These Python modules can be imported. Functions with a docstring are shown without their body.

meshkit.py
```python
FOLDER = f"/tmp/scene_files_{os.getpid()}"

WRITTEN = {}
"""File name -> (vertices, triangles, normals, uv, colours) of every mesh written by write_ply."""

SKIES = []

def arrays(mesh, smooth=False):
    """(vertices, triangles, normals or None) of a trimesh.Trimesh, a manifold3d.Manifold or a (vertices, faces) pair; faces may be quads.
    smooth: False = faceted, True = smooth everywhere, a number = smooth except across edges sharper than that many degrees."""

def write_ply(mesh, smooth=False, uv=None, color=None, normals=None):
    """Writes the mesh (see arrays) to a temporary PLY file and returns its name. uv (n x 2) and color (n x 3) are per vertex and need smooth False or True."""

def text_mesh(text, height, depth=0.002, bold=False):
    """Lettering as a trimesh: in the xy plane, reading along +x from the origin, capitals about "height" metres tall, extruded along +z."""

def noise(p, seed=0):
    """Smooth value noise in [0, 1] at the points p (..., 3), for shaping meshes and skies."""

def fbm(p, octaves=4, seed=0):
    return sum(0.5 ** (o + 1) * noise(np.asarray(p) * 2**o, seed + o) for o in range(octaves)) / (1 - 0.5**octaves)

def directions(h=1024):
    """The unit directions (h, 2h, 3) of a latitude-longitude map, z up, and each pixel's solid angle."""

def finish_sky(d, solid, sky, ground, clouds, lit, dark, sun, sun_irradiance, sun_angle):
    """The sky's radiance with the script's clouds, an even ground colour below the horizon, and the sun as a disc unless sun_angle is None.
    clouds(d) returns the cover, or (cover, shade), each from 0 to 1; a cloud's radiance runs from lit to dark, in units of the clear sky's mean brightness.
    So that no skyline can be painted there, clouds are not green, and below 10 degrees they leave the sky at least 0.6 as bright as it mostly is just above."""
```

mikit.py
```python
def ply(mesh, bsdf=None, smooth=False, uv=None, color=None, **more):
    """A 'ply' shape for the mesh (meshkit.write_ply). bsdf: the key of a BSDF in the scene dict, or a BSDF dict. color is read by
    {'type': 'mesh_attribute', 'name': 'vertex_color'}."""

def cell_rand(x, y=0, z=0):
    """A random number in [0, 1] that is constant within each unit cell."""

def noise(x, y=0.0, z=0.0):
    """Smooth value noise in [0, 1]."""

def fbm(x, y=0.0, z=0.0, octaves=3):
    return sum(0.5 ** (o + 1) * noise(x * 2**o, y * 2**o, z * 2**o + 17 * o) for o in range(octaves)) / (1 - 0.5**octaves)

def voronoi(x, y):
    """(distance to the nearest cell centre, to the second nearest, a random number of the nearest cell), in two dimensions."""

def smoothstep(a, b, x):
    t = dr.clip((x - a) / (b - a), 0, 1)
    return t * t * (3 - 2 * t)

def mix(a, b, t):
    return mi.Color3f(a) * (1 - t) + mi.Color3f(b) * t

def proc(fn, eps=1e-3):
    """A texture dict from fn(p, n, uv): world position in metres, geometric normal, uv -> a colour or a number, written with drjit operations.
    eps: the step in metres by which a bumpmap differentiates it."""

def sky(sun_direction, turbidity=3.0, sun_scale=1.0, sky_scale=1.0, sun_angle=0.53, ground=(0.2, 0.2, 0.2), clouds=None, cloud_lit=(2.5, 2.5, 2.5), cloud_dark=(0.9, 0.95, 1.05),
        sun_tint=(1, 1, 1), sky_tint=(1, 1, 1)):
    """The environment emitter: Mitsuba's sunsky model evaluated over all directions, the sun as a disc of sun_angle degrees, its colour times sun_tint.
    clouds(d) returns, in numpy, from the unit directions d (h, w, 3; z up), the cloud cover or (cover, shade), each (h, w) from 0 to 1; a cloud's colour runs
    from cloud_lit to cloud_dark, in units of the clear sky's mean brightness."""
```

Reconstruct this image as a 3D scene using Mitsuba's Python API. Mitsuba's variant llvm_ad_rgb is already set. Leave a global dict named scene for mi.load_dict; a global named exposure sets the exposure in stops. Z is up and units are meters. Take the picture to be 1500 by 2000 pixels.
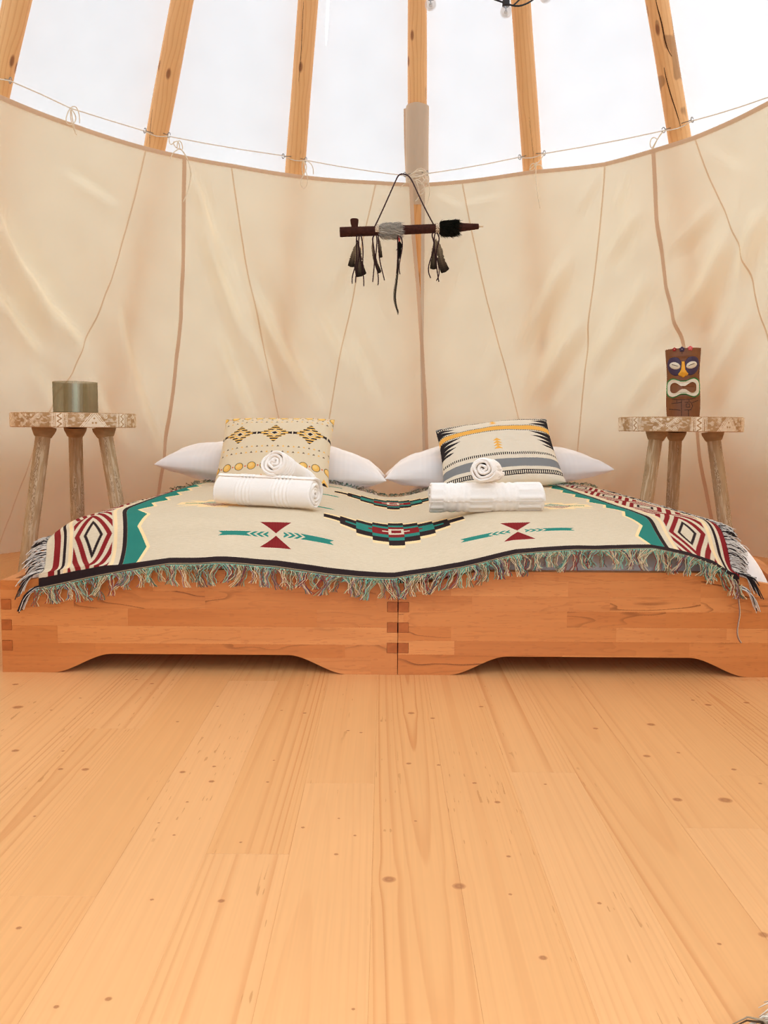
import math, random
import numpy as np, trimesh, mitsuba as mi, drjit as dr, mikit, meshkit
from shapely.geometry import Polygon, Point, LineString, box as sbox
from shapely import affinity
from mikit import proc, noise, fbm, voronoi, cell_rand, smoothstep, mix
T = mi.ScalarTransform4f
rng = np.random.default_rng(7); random.seed(7)
scene, labels = {}, {}

# ---------------------------------------------------------------- camera, sky, exposure
F, EYE_Z, TILT, ROLL = 1503.0, 0.573, math.radians(4.5), math.radians(0.40)
PX, PY = 750.0, 835 + 1503 * math.tan(math.radians(4.5))
EYE = np.array([0, 0, EYE_Z])
fwd = np.array([0, math.cos(TILT), -math.sin(TILT)])
_r, _u = np.array([1.0, 0, 0]), np.cross([1.0, 0, 0], fwd)
rt, up = _r * math.cos(ROLL) + _u * math.sin(ROLL), -_r * math.sin(ROLL) + _u * math.cos(ROLL)
scene['camera'] = {'type': 'perspective', 'fov': math.degrees(2 * math.atan(750 / F)), 'fov_axis': 'x',
                   'principal_point_offset_y': -(PY - 1000) / 2000, 'near_clip': 0.02, 'far_clip': 100,
                   'to_world': T().look_at(origin=EYE.tolist(), target=(EYE + fwd).tolist(), up=up.tolist())}
exposure = 6.76
def clouds(d):
    n = meshkit.fbm(d * 3.0, 4, 3)
    toward = d @ np.array([.88, -.25, .40])                       # the sun stands behind the clouds on the right
    return np.clip(.9 + .5 * (n - .35), 0, 1), np.clip(.95 - .75 * d[..., 2] + .3 * (n - .5) - .35 * toward, 0, 1)
scene['sky'] = mikit.sky((0.85, -0.12, 0.6), turbidity=4, sun_scale=0.0, sky_scale=0.1, sky_tint=(1.0, 1.0, 1.0), ground=(0.14, 0.15, 0.12), clouds=clouds,
                         cloud_lit=(2.54, 2.74, 2.94), cloud_dark=(1.07, 1.15, 1.23))

# ---------------------------------------------------------------- helpers
def ray(px, py): return fwd + rt * ((px - PX) / F) + up * ((PY - py) / F)          # pixel -> direction
def at_y(px, py, y): d = ray(px, py); return EYE + d * (y / d[1])                    # ... on a plane y = const
def at_z(px, py, z): d = ray(px, py); return EYE + d * ((z - EYE_Z) / d[2])
CX, CY, APEX, RB = 0.0275, 2.174, 5.158, 2.114                                       # the tent's cone
KC = RB / APEX
def cone_hit(px, py, off=0.0):
    d = ray(px, py); a = np.array([EYE[0] - CX, EYE[1] - CY]); r0 = (APEX - EYE_Z) * KC + off
    A = d[0] ** 2 + d[1] ** 2 - (KC * d[2]) ** 2; B = 2 * (a @ d[:2] + KC * d[2] * r0); C = a @ a - r0 ** 2
    t = (-B + math.sqrt(max(B * B - 4 * A * C, 0))) / (2 * A)
    return EYE + d * t
def cone_pt(phi, z, off=0.0):
    r = (APEX - z) * KC + off
    return np.stack([CX + r * np.cos(phi), CY + r * np.sin(phi), z + 0 * r], -1)
def phi_of(p): return math.atan2(p[1] - CY, p[0] - CX)

def num(name):
    k, i = name, 0
    while any(q == k or q.startswith(k + '__') for q in scene) or k in labels:
        i += 1; k = f'{name}_{i:03d}'
    return k
def thing(name, label=None, cat=None, group=None, kind=None):
    k = num(name); labels[k] = {}
    for a, b in (('label', label), ('category', cat), ('group', group), ('kind', kind)):
        if b: labels[k][a] = b
    return k
def put(key, mesh, bsdf, smooth=False, label=None, kind=None, **kw):
    k, i = key, 0
    while k in scene: i += 1; k = f'{key}_{i:03d}'
    scene[k] = mikit.ply(mesh, bsdf, smooth, **kw)
    if label or kind: labels[k] = {a: b for a, b in (('label', label), ('kind', kind)) if b}
    return k
def TM(v, f): return trimesh.Trimesh(np.asarray(v, float), np.asarray(f, int), process=False)
def cat(ms): return trimesh.util.concatenate(ms)
def box(x0, x1, y0, y1, z0, z1, ch=0.0):
    if not ch:
        m = trimesh.creation.box((x1 - x0, y1 - y0, z1 - z0)); m.apply_translation([(x0 + x1) / 2, (y0 + y1) / 2, (z0 + z1) / 2]); return m
    P = []
    for sx in (0, 1):
        for sy in (0, 1):
            for sz in (0, 1):
                c = np.array([(x0, x1)[sx], (y0, y1)[sy], (z0, z1)[sz]]); s = np.array([1 - 2 * sx, 1 - 2 * sy, 1 - 2 * sz]) * ch
                for a in range(3): q = c + s; q[a] = c[a]; P.append(q)
    m = trimesh.convex.convex_hull(np.array(P)); return m
def spline(P, n):
    from scipy.interpolate import CubicSpline
    P = np.asarray(P, float)
    if len(P) < 3: return np.linspace(P[0], P[1], n)
    t = np.r_[0, np.cumsum(np.linalg.norm(np.diff(P, axis=0), axis=1) + 1e-9)]
    return CubicSpline(t, P)(np.linspace(0, t[-1], n))
def tube(P, r, sides=6, cap=True):
    P = np.asarray(P, float); n = len(P); r = np.broadcast_to(np.asarray(r, float), (n,))
    t = np.gradient(P, axis=0); t /= np.linalg.norm(t, axis=1, keepdims=True) + 1e-12
    a = np.cross(t[0], [0, 0, 1.0] if abs(t[0][2]) < .9 else [1.0, 0, 0]); A = []
    for i in range(n):
        a = a - t[i] * (a @ t[i]); a /= np.linalg.norm(a) + 1e-12; A.append(a)
    A = np.array(A); Bv = np.cross(t, A); g = np.arange(sides) * 2 * np.pi / sides
    v = P[:, None] + r[:, None, None] * (np.cos(g)[None, :, None] * A[:, None] + np.sin(g)[None, :, None] * Bv[:, None])
    i, j = np.meshgrid(np.arange(n - 1), np.arange(sides), indexing='ij'); k = (j + 1) % sides
    q = np.stack([i * sides + j, i * sides + k, (i + 1) * sides + k, (i + 1) * sides + j], -1).reshape(-1, 4)
    f = np.vstack([q[:, [0, 1, 2]], q[:, [0, 2, 3]]]); v = v.reshape(-1, 3)
    if cap:
        m = len(v); v = np.vstack([v, P[0], P[-1]]); s = np.arange(sides); s2 = (s + 1) % sides
        f = np.vstack([f, np.stack([s2, s, s * 0 + m], 1), np.stack([s + (n - 1) * sides, s2 + (n - 1) * sides, s * 0 + m + 1], 1)])
    return TM(v, f)
def lathe(prof, sides=32):
    prof = np.asarray(prof, float); g = np.arange(sides) * 2 * np.pi / sides; n = len(prof)
    v = np.stack([prof[:, None, 0] * np.cos(g), prof[:, None, 0] * np.sin(g), np.repeat(prof[:, None, 1], sides, 1)], -1).reshape(-1, 3)
    i, j = np.meshgrid(np.arange(n - 1), np.arange(sides), indexing='ij'); k = (j + 1) % sides
    q = np.stack([i * sides + j, i * sides + k, (i + 1) * sides + k, (i + 1) * sides + j], -1).reshape(-1, 4)
    return TM(v, np.vstack([q[:, [0, 1, 2]], q[:, [0, 2, 3]]]))
def gridf(n, m):
    i, j = np.meshgrid(np.arange(n - 1), np.arange(m - 1), indexing='ij')
    q = np.stack([i * m + j, (i + 1) * m + j, (i + 1) * m + j + 1, i * m + j + 1], -1).reshape(-1, 4)
    return np.vstack([q[:, [0, 1, 2]], q[:, [0, 2, 3]]])
def grid(V): n, m = V.shape[:2]; return TM(V.reshape(-1, 3), gridf(n, m))
def extr(poly, d): return cat([trimesh.creation.extrude_polygon(g, d, engine='earcut') for g in getattr(poly, 'geoms', [poly]) if g.area > 1e-9])
def rotz(m, a, c=(0, 0, 0)): m.apply_transform(trimesh.transformations.rotation_matrix(a, [0, 0, 1], c)); return m
def frame(X, Y, Z, o):                                                              # matrix from axes
    M = np.eye(4); M[:3, 0], M[:3, 1], M[:3, 2], M[:3, 3] = X, Y, Z, o; return M
def unit(v): v = np.asarray(v, float); return v / np.linalg.norm(v)
def lin(*c): c = np.array(c, float) / 255; return np.where(c < .04045, c / 12.92, ((c + .055) / 1.055) ** 2.4)
def C(*c): return mi.Color3f(*[float(x) for x in lin(*c)])
def rgb(*c): return {'type': 'rgb', 'value': [float(x) for x in lin(*c)]}
def mat(name, color, rough=.6, **kw):
    b = {'type': 'principled', 'base_color': proc(color) if callable(color) else color, 'roughness': rough, 'specular': kw.pop('specular', .4), **kw}
    scene[name] = {'type': 'twosided', 'bsdf': b}; return name
def bumped(name, color, bump, scale, rough=.7, eps=1e-3, **kw):
    b = {'type': 'principled', 'base_color': proc(color) if callable(color) else color, 'roughness': rough, 'specular': kw.pop('specular', .3), **kw}
    scene[name] = {'type': 'twosided', 'bsdf': {'type': 'bumpmap', 'arbitrary': proc(bump, eps), 'scale': scale, 'nested': b}}; return name
def diffuse(name, color):
    scene[name] = {'type': 'twosided', 'bsdf': {'type': 'diffuse', 'reflectance': proc(color) if callable(color) else color}}; return name
def tri(x): return dr.abs(x - dr.floor(x) - 0.5) * 2          # triangle wave 0..1 (1 at integers)
def frac(x): return x - dr.floor(x)
def band(x, a, b, s=0.0006): return smoothstep(a - s, a + s, x) * (1 - smoothstep(b - s, b + s, x))

# ---------------------------------------------------------------- cloth materials of the tent
def canvas(name, col, trans):
    def fn(p, n, uv):
        return C(*col) * (0.97 + 0.05 * noise(p.x * 9, p.y * 9, p.z * 9) + 0.02 * (noise(p.x * 900, p.y * 900, p.z * 900) - .5))
    scene[name] = {'type': 'principledthin', 'base_color': proc(fn), 'roughness': .9, 'diff_trans': trans, 'spec_trans': 0.0, 'eta': 1.3}
canvas('m_liner', (252, 241, 216), 0.64)
canvas('m_seam', (238, 218, 190), 0.55)
canvas('m_tape', (228, 200, 172), 0.5)
canvas('m_cover', (246, 246, 248), 1.0)
canvas('m_shade_band', (200, 166, 128), 0.42)  # for the added band that dims light reaching the lower liner
canvas('m_sleeve', (222, 204, 182), 0.35)

# ---------------------------------------------------------------- floor
KN = [(90,50,9,0),(105,183,15,0),(90,438,11,0),(300,200,4,0),(470,130,4,0),(355,546,8,0),(500,548,11,0),(1070,563,9,0),(1255,530,6,0),(1240,618,9,0),
      (1040,268,5,0),(1275,178,4,0),(800,22,5,0),(890,45,6,0),(1097,738,5,0),(930,860,4,0),(203,822,5,0),(1020,932,5,0),(1410,975,5,0),(370,440,5,0),
      (150,202,4,1),(285,218,6,1),(68,622,5,1),(105,495,4,1),(540,320,5,1),(615,332,5,1),(910,218,10,1),(1035,248,7,1),(1320,180,7,1),(895,513,8,1),
      (1070,522,6,1),(1280,628,7,1),(1415,740,9,1),(275,888,6,1),(580,935,5,1),(485,835,4,1),(935,850,5,1),
      (815,285,12,2),(790,470,11,2),(975,450,6,2),(970,725,14,2),(1250,728,20,2),(1300,548,8,2),(1455,630,6,2),(1060,142,6,2),(1150,170,10,2),(1375,157,9,2),(490,308,8,2),(195,635,5,2),
      (890,290,6,3),(1297,298,11,3),(635,872,11,3),(330,918,9,3),(110,457,9,3),
      (470,25,7,4),(780,172,20,4),(1190,212,20,4),(1480,38,7,4),(1490,260,6,4),(570,932,6,4),(512,312,7,5),(182,632,13,5),(1215,550,7,5),(1475,497,16,5)]
OR = [(0,1320),(500,1320),(1000,1320),(0,1660),(500,1660),(1000,1660)]
KNOTS = []
for kx, ky, kr, b in KN:                                        # where the knots lie on the boards, in metres
    q = at_z(OR[b][0] + kx / 3, OR[b][1] + ky / 3, 0.0); KNOTS.append((q[0], q[1], kr / 3 / F * q[1] * 1.9))
def floor_col(p, n, uv):
    x, y = p.x, p.y
    bend, knot, halo = mi.Float(0), mi.Float(0), mi.Float(0)
    for kx, ky, kr in KNOTS:
        dx, dy = (x - kx) / (kr * 1.25), (y - ky) / kr
        d2 = dx * dx + dy * dy
        bend += dr.exp(-(dx * dx * .16 + dy * dy * .05)) * dr.select(dx > 0, 1.0, -1.0) * dr.minimum(dr.abs(dx), 1) * kr * .55
        knot = dr.maximum(knot, 1 - smoothstep(.45, 1.0, d2)); halo = dr.maximum(halo, dr.exp(-d2 * .45))
    pid = dr.floor(uv.y / 50 + .5); v = uv.y
    r1, r2, r3 = cell_rand(pid, 3), cell_rand(pid, 11), cell_rand(pid, 23)
    ul = (frac((uv.x + .012) / .112) - .5) * .112 + (r2 - .5) * .05
    wob = .020 * (noise(v * .7 + r1 * 30, r2 * 50) - .5) + .0035 * (fbm(ul * 26 + r1 * 9, v * 1.8 + r3 * 20) - .5)
    hh = .018 + .085 * noise(v * .42 + r3 * 40, r1 * 60) * (.25 + r3)
    rad = dr.sqrt(dr.square(ul + wob - bend) + hh * hh)
    q = rad * (95 + 70 * r2) + 1.2 * noise(rad * 60, pid); lines = frac(q); wq = cell_rand(dr.floor(q), pid)
    late = smoothstep(.50, .90, lines) * (1 - smoothstep(.90, .99, lines)) * (.25 + .75 * wq)
    fine = noise(uv.x * 420, v * 6)
    fleck = smoothstep(.90, .95, noise(uv.x * 330 + 9, v * 34)) * smoothstep(.60, .75, noise(uv.x * 14, v * 3 + 5))
    base = mix(C(216, 160, 106), C(211, 153, 97), r1)
    c = mix(base, C(190, 122, 68), late * (.16 + .52 * smoothstep(.3, .8, noise(uv.x * 7, v * .6 + r1 * 99))))
    c = c * (.97 + .05 * fine) * (.95 + .1 * fbm(x * 3, y * 3))
    c = mix(c, C(176, 118, 66), fleck * .6)
    c = mix(c, C(212, 148, 92), halo * .30)
    ring = .75 + .25 * dr.sin(halo * 22)
    return mix(c, mix(C(198, 134, 80), C(154, 96, 56), ring), knot * .8)
mat('m_floor', floor_col, .42, specular=.35, clearcoat=.12, clearcoat_gloss=.6)
labels['floor'] = {'label': 'pale spruce plank floor running from the camera to the bed', 'kind': 'structure'}
PW, pid = .112, 0
for k in range(-20, 21):
    x0 = -.012 + k * PW; xm = x0 + PW / 2
    if abs(xm - CX) > 2.2: continue
    h = math.sqrt(2.23 ** 2 - (xm - CX) ** 2); y0, y1 = CY - h, CY + h
    cuts = [y0]; q = y0 + rng.uniform(.35, 1.3)
    while q < y1 - .3: cuts.append(q); q += rng.uniform(.7, 1.6)
    cuts.append(y1)
    for a, b in zip(cuts[:-1], cuts[1:]):
        pid += 1
        m = box(x0 + .00003, x0 + PW - .00003, a + .00003, b - .00003, -.028, rng.uniform(-.0002, 0), .0002)
        mm = TM(m.triangles.reshape(-1, 3), np.arange(len(m.faces) * 3).reshape(-1, 3))
        uv = np.stack([mm.vertices[:, 0], mm.vertices[:, 1] + 50.0 * pid - CY], 1)
        put('floor__plank', mm, 'm_floor', uv=uv)

# ---------------------------------------------------------------- inner liner of the tent
TOPPX = [(-60,160),(5,188),(140,241),(288,288),(460,322),(600,344),(735,354),(800,358),(830,358),(905,352),(1000,339),(1040,333),(1180,318),(1280,290),(1358,265),(1430,234),(1497,200),(1560,165)]
_t = [cone_hit(*q) for q in TOPPX]; _o = np.argsort([phi_of(q) for q in _t])
TPH, TZ = np.array([phi_of(q) for q in _t])[_o], np.array([q[2] for q in _t])[_o]
def ztop(phi): return np.interp(phi, TPH, TZ)
FOLDS = [(0,420,110,640,26,.016),(45,490,165,670,22,.014),(0,570,85,690,22,.014),(125,330,232,400,16,.004),(378,325,445,515,18,.012),(395,415,486,670,20,.014),(420,385,535,750,20,.010),
         (492,552,618,785,26,.015),(432,655,492,815,20,.010),(620,600,690,720,20,.006),(680,642,740,785,18,.007),(235,610,322,895,24,.012),(175,730,245,865,18,.010),(60,690,150,860,24,.010),
         (1122,525,1035,690,28,.014),(1145,645,1046,790,26,.013),(1114,510,1020,690,20,.006),(1433,473,1355,655,26,.016),(1398,412,1315,500,18,.007),(1500,420,1440,560,22,.012),(1268,560,1165,730,24,.013),
         (1300,716,1232,815,22,.012),(1255,420,1190,520,18,.007),(1230,330,1205,420,12,.004),(1380,280,1450,330,16,.004),(1400,560,1290,680,24,.008),(1480,620,1380,800,26,.010),(735,372,800,380,10,.003),(845,372,900,402,10,.005),(905,395,980,380,10,.004),(700,480,640,600,24,.004),(1180,330,1130,420,14,.004)]
FW = []
for a, b, c, d, w, amp in FOLDS:
    p, q = cone_hit(a, b), cone_hit(c, d); R = 1.75
    FW.append((phi_of(p) * R, p[2], phi_of(q) * R, q[2], .85 * w / F * np.linalg.norm(p - EYE), amp))
def fold(phi, z):
    a, o = phi * 1.75, np.zeros_like(phi)
    for ax, az, bx, bz, w, amp in FW:
        L = math.hypot(bx - ax, bz - az); ux, uz = (bx - ax) / L, (bz - az) / L
        s = ((a - ax) * ux + (z - az) * uz) / L; d = ((a - ax) * uz - (z - az) * ux) / w
        t = np.clip(s, -.25, 1.25); e = np.exp(-((t - .5) / .48) ** 4) * (np.abs(s - .5) < .75)
        o += 3.6 * amp * e * d * np.exp(-d * d) * 1.6
    P = np.stack([a * 3.1 + z * 1.6, z * 1.1, a * 0], -1); Q = np.stack([a * 3.1 - z * 1.6, z * 1.1 + 9, a * 0], -1)
    side = np.clip((phi - np.pi / 2) * 2 + .5, 0, 1)
    o += .060 * ((meshkit.fbm(P * 1.9, 3, 1) - .5) * (1 - side) * 1.0 + (meshkit.fbm(Q * 1.9, 3, 2) - .5) * side) * np.clip((ztop(phi) - z) * 2, 0, 1)
    return np.where(o > 0, .034 * np.tanh(o / .034), o)
def liner_pt(phi, t, off=0.0):
    z = t * ztop(phi)
    return cone_pt(phi, z, off + fold(phi, z) * np.clip((1 - t) * 12, 0, 1) * np.clip(t * 6, 0.15, 1))
def seam(px):
    P = [cone_hit(*q) for q in px]; ph = np.array([phi_of(q) for q in P]); t = np.array([q[2] for q in P]) / ztop(ph)
    o = np.argsort(t); return t[o], ph[o]
def at_t(s, t):
    ts, ps = s; a = (ps[1] - ps[0]) / (ts[1] - ts[0]) if len(ts) > 1 else 0
    return np.where(t < ts[0], ps[0] + np.clip(t - ts[0], -.4, 0) * a, np.interp(t, ts, ps))
const = lambda ph: (np.array([0, 1.0]), np.array([ph, ph]))
SEAMS = [('', const(math.radians(212))), ('seam', const(math.radians(190))),
         ('seam', seam([(285,290),(262,390),(232,500),(190,620),(140,730),(95,800),(30,980)])), ('tape', seam([(360,303),(358,480),(353,620),(338,760),(310,960)])),
         ('seam', seam([(451,320),(466,420),(490,560),(515,680),(545,820)])), ('seam', seam([(735,354),(708,470),(690,580),(662,700),(641,830)])),
         ('edge', seam([(799,358),(803,450),(813,560),(821,680),(827,780),(831,900)])), ('edge2', seam([(830,358),(829,480),(828,600),(827,700),(829,780),(832,900)])),
         ('seam', seam([(902,353),(925,470),(950,580),(982,700),(1022,850)])), ('seam', seam([(1182,318),(1168,480),(1150,640),(1136,780),(1128,880)])),
         ('tape', seam([(1276,291),(1284,430),(1302,560),(1335,685),(1365,850),(1385,990),(1398,1060)])), ('seam', seam([(1356,266),(1385,350),(1445,478),(1478,600),(1515,740)])),
         ('seam', const(math.radians(-12))), ('', const(math.radians(-32)))]
labels['wall_back'] = {'label': 'beige cotton inner liner curving behind the bed', 'kind': 'structure'}
def strip(s, w, off, t0, t1, n, shift=0.0, m=4):
    t = np.linspace(t0, t1, n); ph = at_t(s, t); V = []
    for k in np.linspace(-.5, .5, m):
        r = (APEX - t * ztop(ph)) * KC
        V.append(liner_pt(ph - (k * w + shift) / r, t, off))
    return grid(np.stack(V, 1))
for i in range(len(SEAMS) - 1):
    (ka, a), (kb, b) = SEAMS[i], SEAMS[i + 1]
    if kb == 'edge2': continue                                   # the slit in front of the middle pole
    t = np.linspace(0.0, 1, 150)[:, None]; w = abs(float(at_t(a, np.array(.6)) - at_t(b, np.array(.6)))) * 1.75
    n = max(16, int(w / .0095)); u = np.linspace(0, 1, n)[None]
    ph = at_t(a, t) * (1 - u) + at_t(b, t) * u
    put('wall_back__canvas_panel', grid(liner_pt(ph, t + 0 * ph)), 'm_liner', True)
for kind, s in SEAMS:
    if kind == 'tape': put('wall_back__seam_tape', strip(s, .0165, -.0025, 0, .995, 120), 'm_tape', True, label='darker binding tape sewn down the liner')
    elif kind == 'seam': put('wall_back__seam', strip(s, .0062, -.0016, 0, .995, 120), 'm_seam', True)
    elif kind == 'edge': put('wall_back__edge_binding', strip(s, .017, -.0025, 0, 1, 120, .009), 'm_tape', True)
    elif kind == 'edge2': put('wall_back__edge_binding', strip(s, .016, -.002, 0, 1, 120, -.008), 'm_sleeve', True)
_ph = lambda a, b, n: np.linspace(a, b, n)
for a, b in ((math.radians(212), at_t(SEAMS[6][1], np.array(1.0))), (at_t(SEAMS[7][1], np.array(1.0)), math.radians(-32))):
    ph = np.linspace(float(a), float(b), 160)[:, None]; z = ztop(ph) + np.linspace(-.0140, .001, 4)[None]
    put('wall_back__hem_tape', grid(cone_pt(ph + 0 * z, z, -.003)), 'm_tape', True, label='darker tape binding the top edge of the liner')

# ---------------------------------------------------------------- outer cover (the ceiling) with the doorway towards the camera and a small slit of sky
POLEPX = [((-6,180),(34,0)),((303,284),(356,0)),((576,336),(602,0)),((815,300),(815,0)),((1040,332),(1017,0)),((1327,268),(1283,0))]
POLEPHI = [phi_of(cone_hit(a[0], a[1], .03)) for a, b in POLEPX]
_sp = np.mean(np.abs(np.diff(POLEPHI)))
ALLPHI = sorted((q + math.pi / 2) % (2 * math.pi) - math.pi / 2 for q in POLEPHI + [max(POLEPHI) + _sp * k for k in (1, 2, 3)] + [min(POLEPHI) - _sp * k for k in (1, 2, 3, 4)])
def cover_pt(phi, z):
    ap = np.array([ALLPHI[-1] - 2 * np.pi] + ALLPHI + [ALLPHI[0] + 2 * np.pi]); ph = np.asarray(phi)
    i = np.clip(np.searchsorted(ap, ph) - 1, 0, len(ap) - 2); u = (ph - ap[i]) / (ap[i + 1] - ap[i])
    sag = .75 * (1 - np.cos((ap[i + 1] - ap[i]) / 2)) * 4 * u * (1 - u)
    r = (APEX - z) * KC + .17; return cone_pt(phi, z, .17 - np.minimum(sag, .045) * r)
def cover(z0=.52, z1=4.45, hole=True):
    pa, pb = -math.pi / 2 - .5 * 0, math.pi * 1.5
    sl = phi_of(cone_hit(643, 20, .1)); zs = cone_hit(643, 20, .1)[2]; dp, dz = .06, .17
    ph = np.unique(np.r_[np.linspace(pa, pb, 180), sl - dp, sl + dp]); z = np.unique(np.r_[np.linspace(z0, z1, 60 if hole else 10), *((zs - dz, zs + dz, 2.0) if hole else ())])
    ph = ph[(np.abs(ph - sl) >= dp - 1e-9)]; z = z[(np.abs(z - zs) >= dz - 1e-9)]
    V = cover_pt(ph[:, None] + 0 * z[None], z[None] + 0 * ph[:, None]); f = []
    m = len(z); pc, zc = (ph[1:] + ph[:-1]) / 2, (z[1:] + z[:-1]) / 2
    for i in range(len(ph) - 1):
        for j in range(m - 1):
            door = min(abs(pc[i] + math.pi / 2), abs(pc[i] - 1.5 * math.pi)) * (APEX - zc[j]) * KC < .88 and zc[j] < 2.0
            if door or (abs(pc[i] - sl) < dp and abs(zc[j] - zs) < dz): continue
            a = i * m + j; f += [(a, a + m, a + m + 1), (a, a + m + 1, a + 1)]
    if not hole: return TM(V.reshape(-1, 3), f)
    g = np.linspace(0, 2 * np.pi, 97); rr = np.linspace(0, 1, 6)
    e = np.stack([sl + .0052 * np.cos(g) , zs + .100 * np.sin(g)], -1); s = np.maximum(np.abs(np.cos(g)), np.abs(np.sin(g)))
    o = np.stack([sl + dp * np.cos(g) / s, zs + dz * np.sin(g) / s], -1)
    Q = e[None] * (1 - rr[:, None, None]) + o[None] * rr[:, None, None]
    return cat([TM(V.reshape(-1, 3), f), grid(cover_pt(Q[..., 0], Q[..., 1]))])
put('ceiling__added_shade_band', cover(-.02, .52, False), 'm_shade_band', True, label='added unseen band low on the cover, shading the lower liner')  # added, hidden behind the liner: holds back daylight so the liner darkens downwards
put('ceiling', cover(), 'm_cover', True, label='white translucent outer tent cover above the liner', kind='structure')
labels['ceiling']['label'] = 'white translucent outer tent cover above the liner'

# ---------------------------------------------------------------- poles, hooks, rope, ties, sleeve
def pole_col(p, n, uv):
    v, u = uv.y, uv.x                                            # u once round, v metres up + 20 per pole
    pid = dr.floor(v / 20 + .5); r = cell_rand(pid, 5)
    k1, k2, kr = voronoi(u * 2.6 + r * 31, v * 4.2)
    knot = (1 - smoothstep(.05, .11, k1)) * smoothstep(.45, .5, kr)
    g = u * 9 + .7 * fbm(u * 3 + r * 7, v * .9, octaves=3) + .35 * (1 - smoothstep(0, .5, k1))
    late = smoothstep(.5, .95, frac(g * 1.6)) * (1 - smoothstep(.95, 1.0, frac(g * 1.6)))
    c = mix(C(238, 188, 130), C(226, 166, 106), fbm(u * 3, v * 1.3 + r * 5))
    c = mix(c, C(206, 138, 78), late * .4)
    c = mix(c, C(120, 74, 40), .5 * smoothstep(.72, .82, noise(u * 14, v * 16)) * smoothstep(.62, .7, noise(u * 2 + 3, v * 2.2)))
    return mix(c, mix(C(120, 66, 34), C(150, 88, 48), noise(u * 60, v * 60)), knot * .85)
mat('m_pole', pole_col, .55)
diffuse('m_crack', rgb(74, 44, 24))
mat('m_steel', rgb(150, 150, 150), .3, metallic=.9)
mat('m_rope', rgb(232, 222, 205), .9)
mat('m_tie', rgb(240, 228, 205), .9)
PLAB = ['leftmost pine pole, cut off by the top left corner of the photo', 'second pine pole from the left, with a round knot just above the liner',
        'third pine pole from the left, with a pair of dark knots halfway up', 'middle pine pole, wrapped in a beige fabric flap above the feathered pipe',
        'pine pole with the black light cable looped around it', 'rightmost pine pole, with a long dark crack running down it']
POLES, HOOKS = [], []
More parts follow.
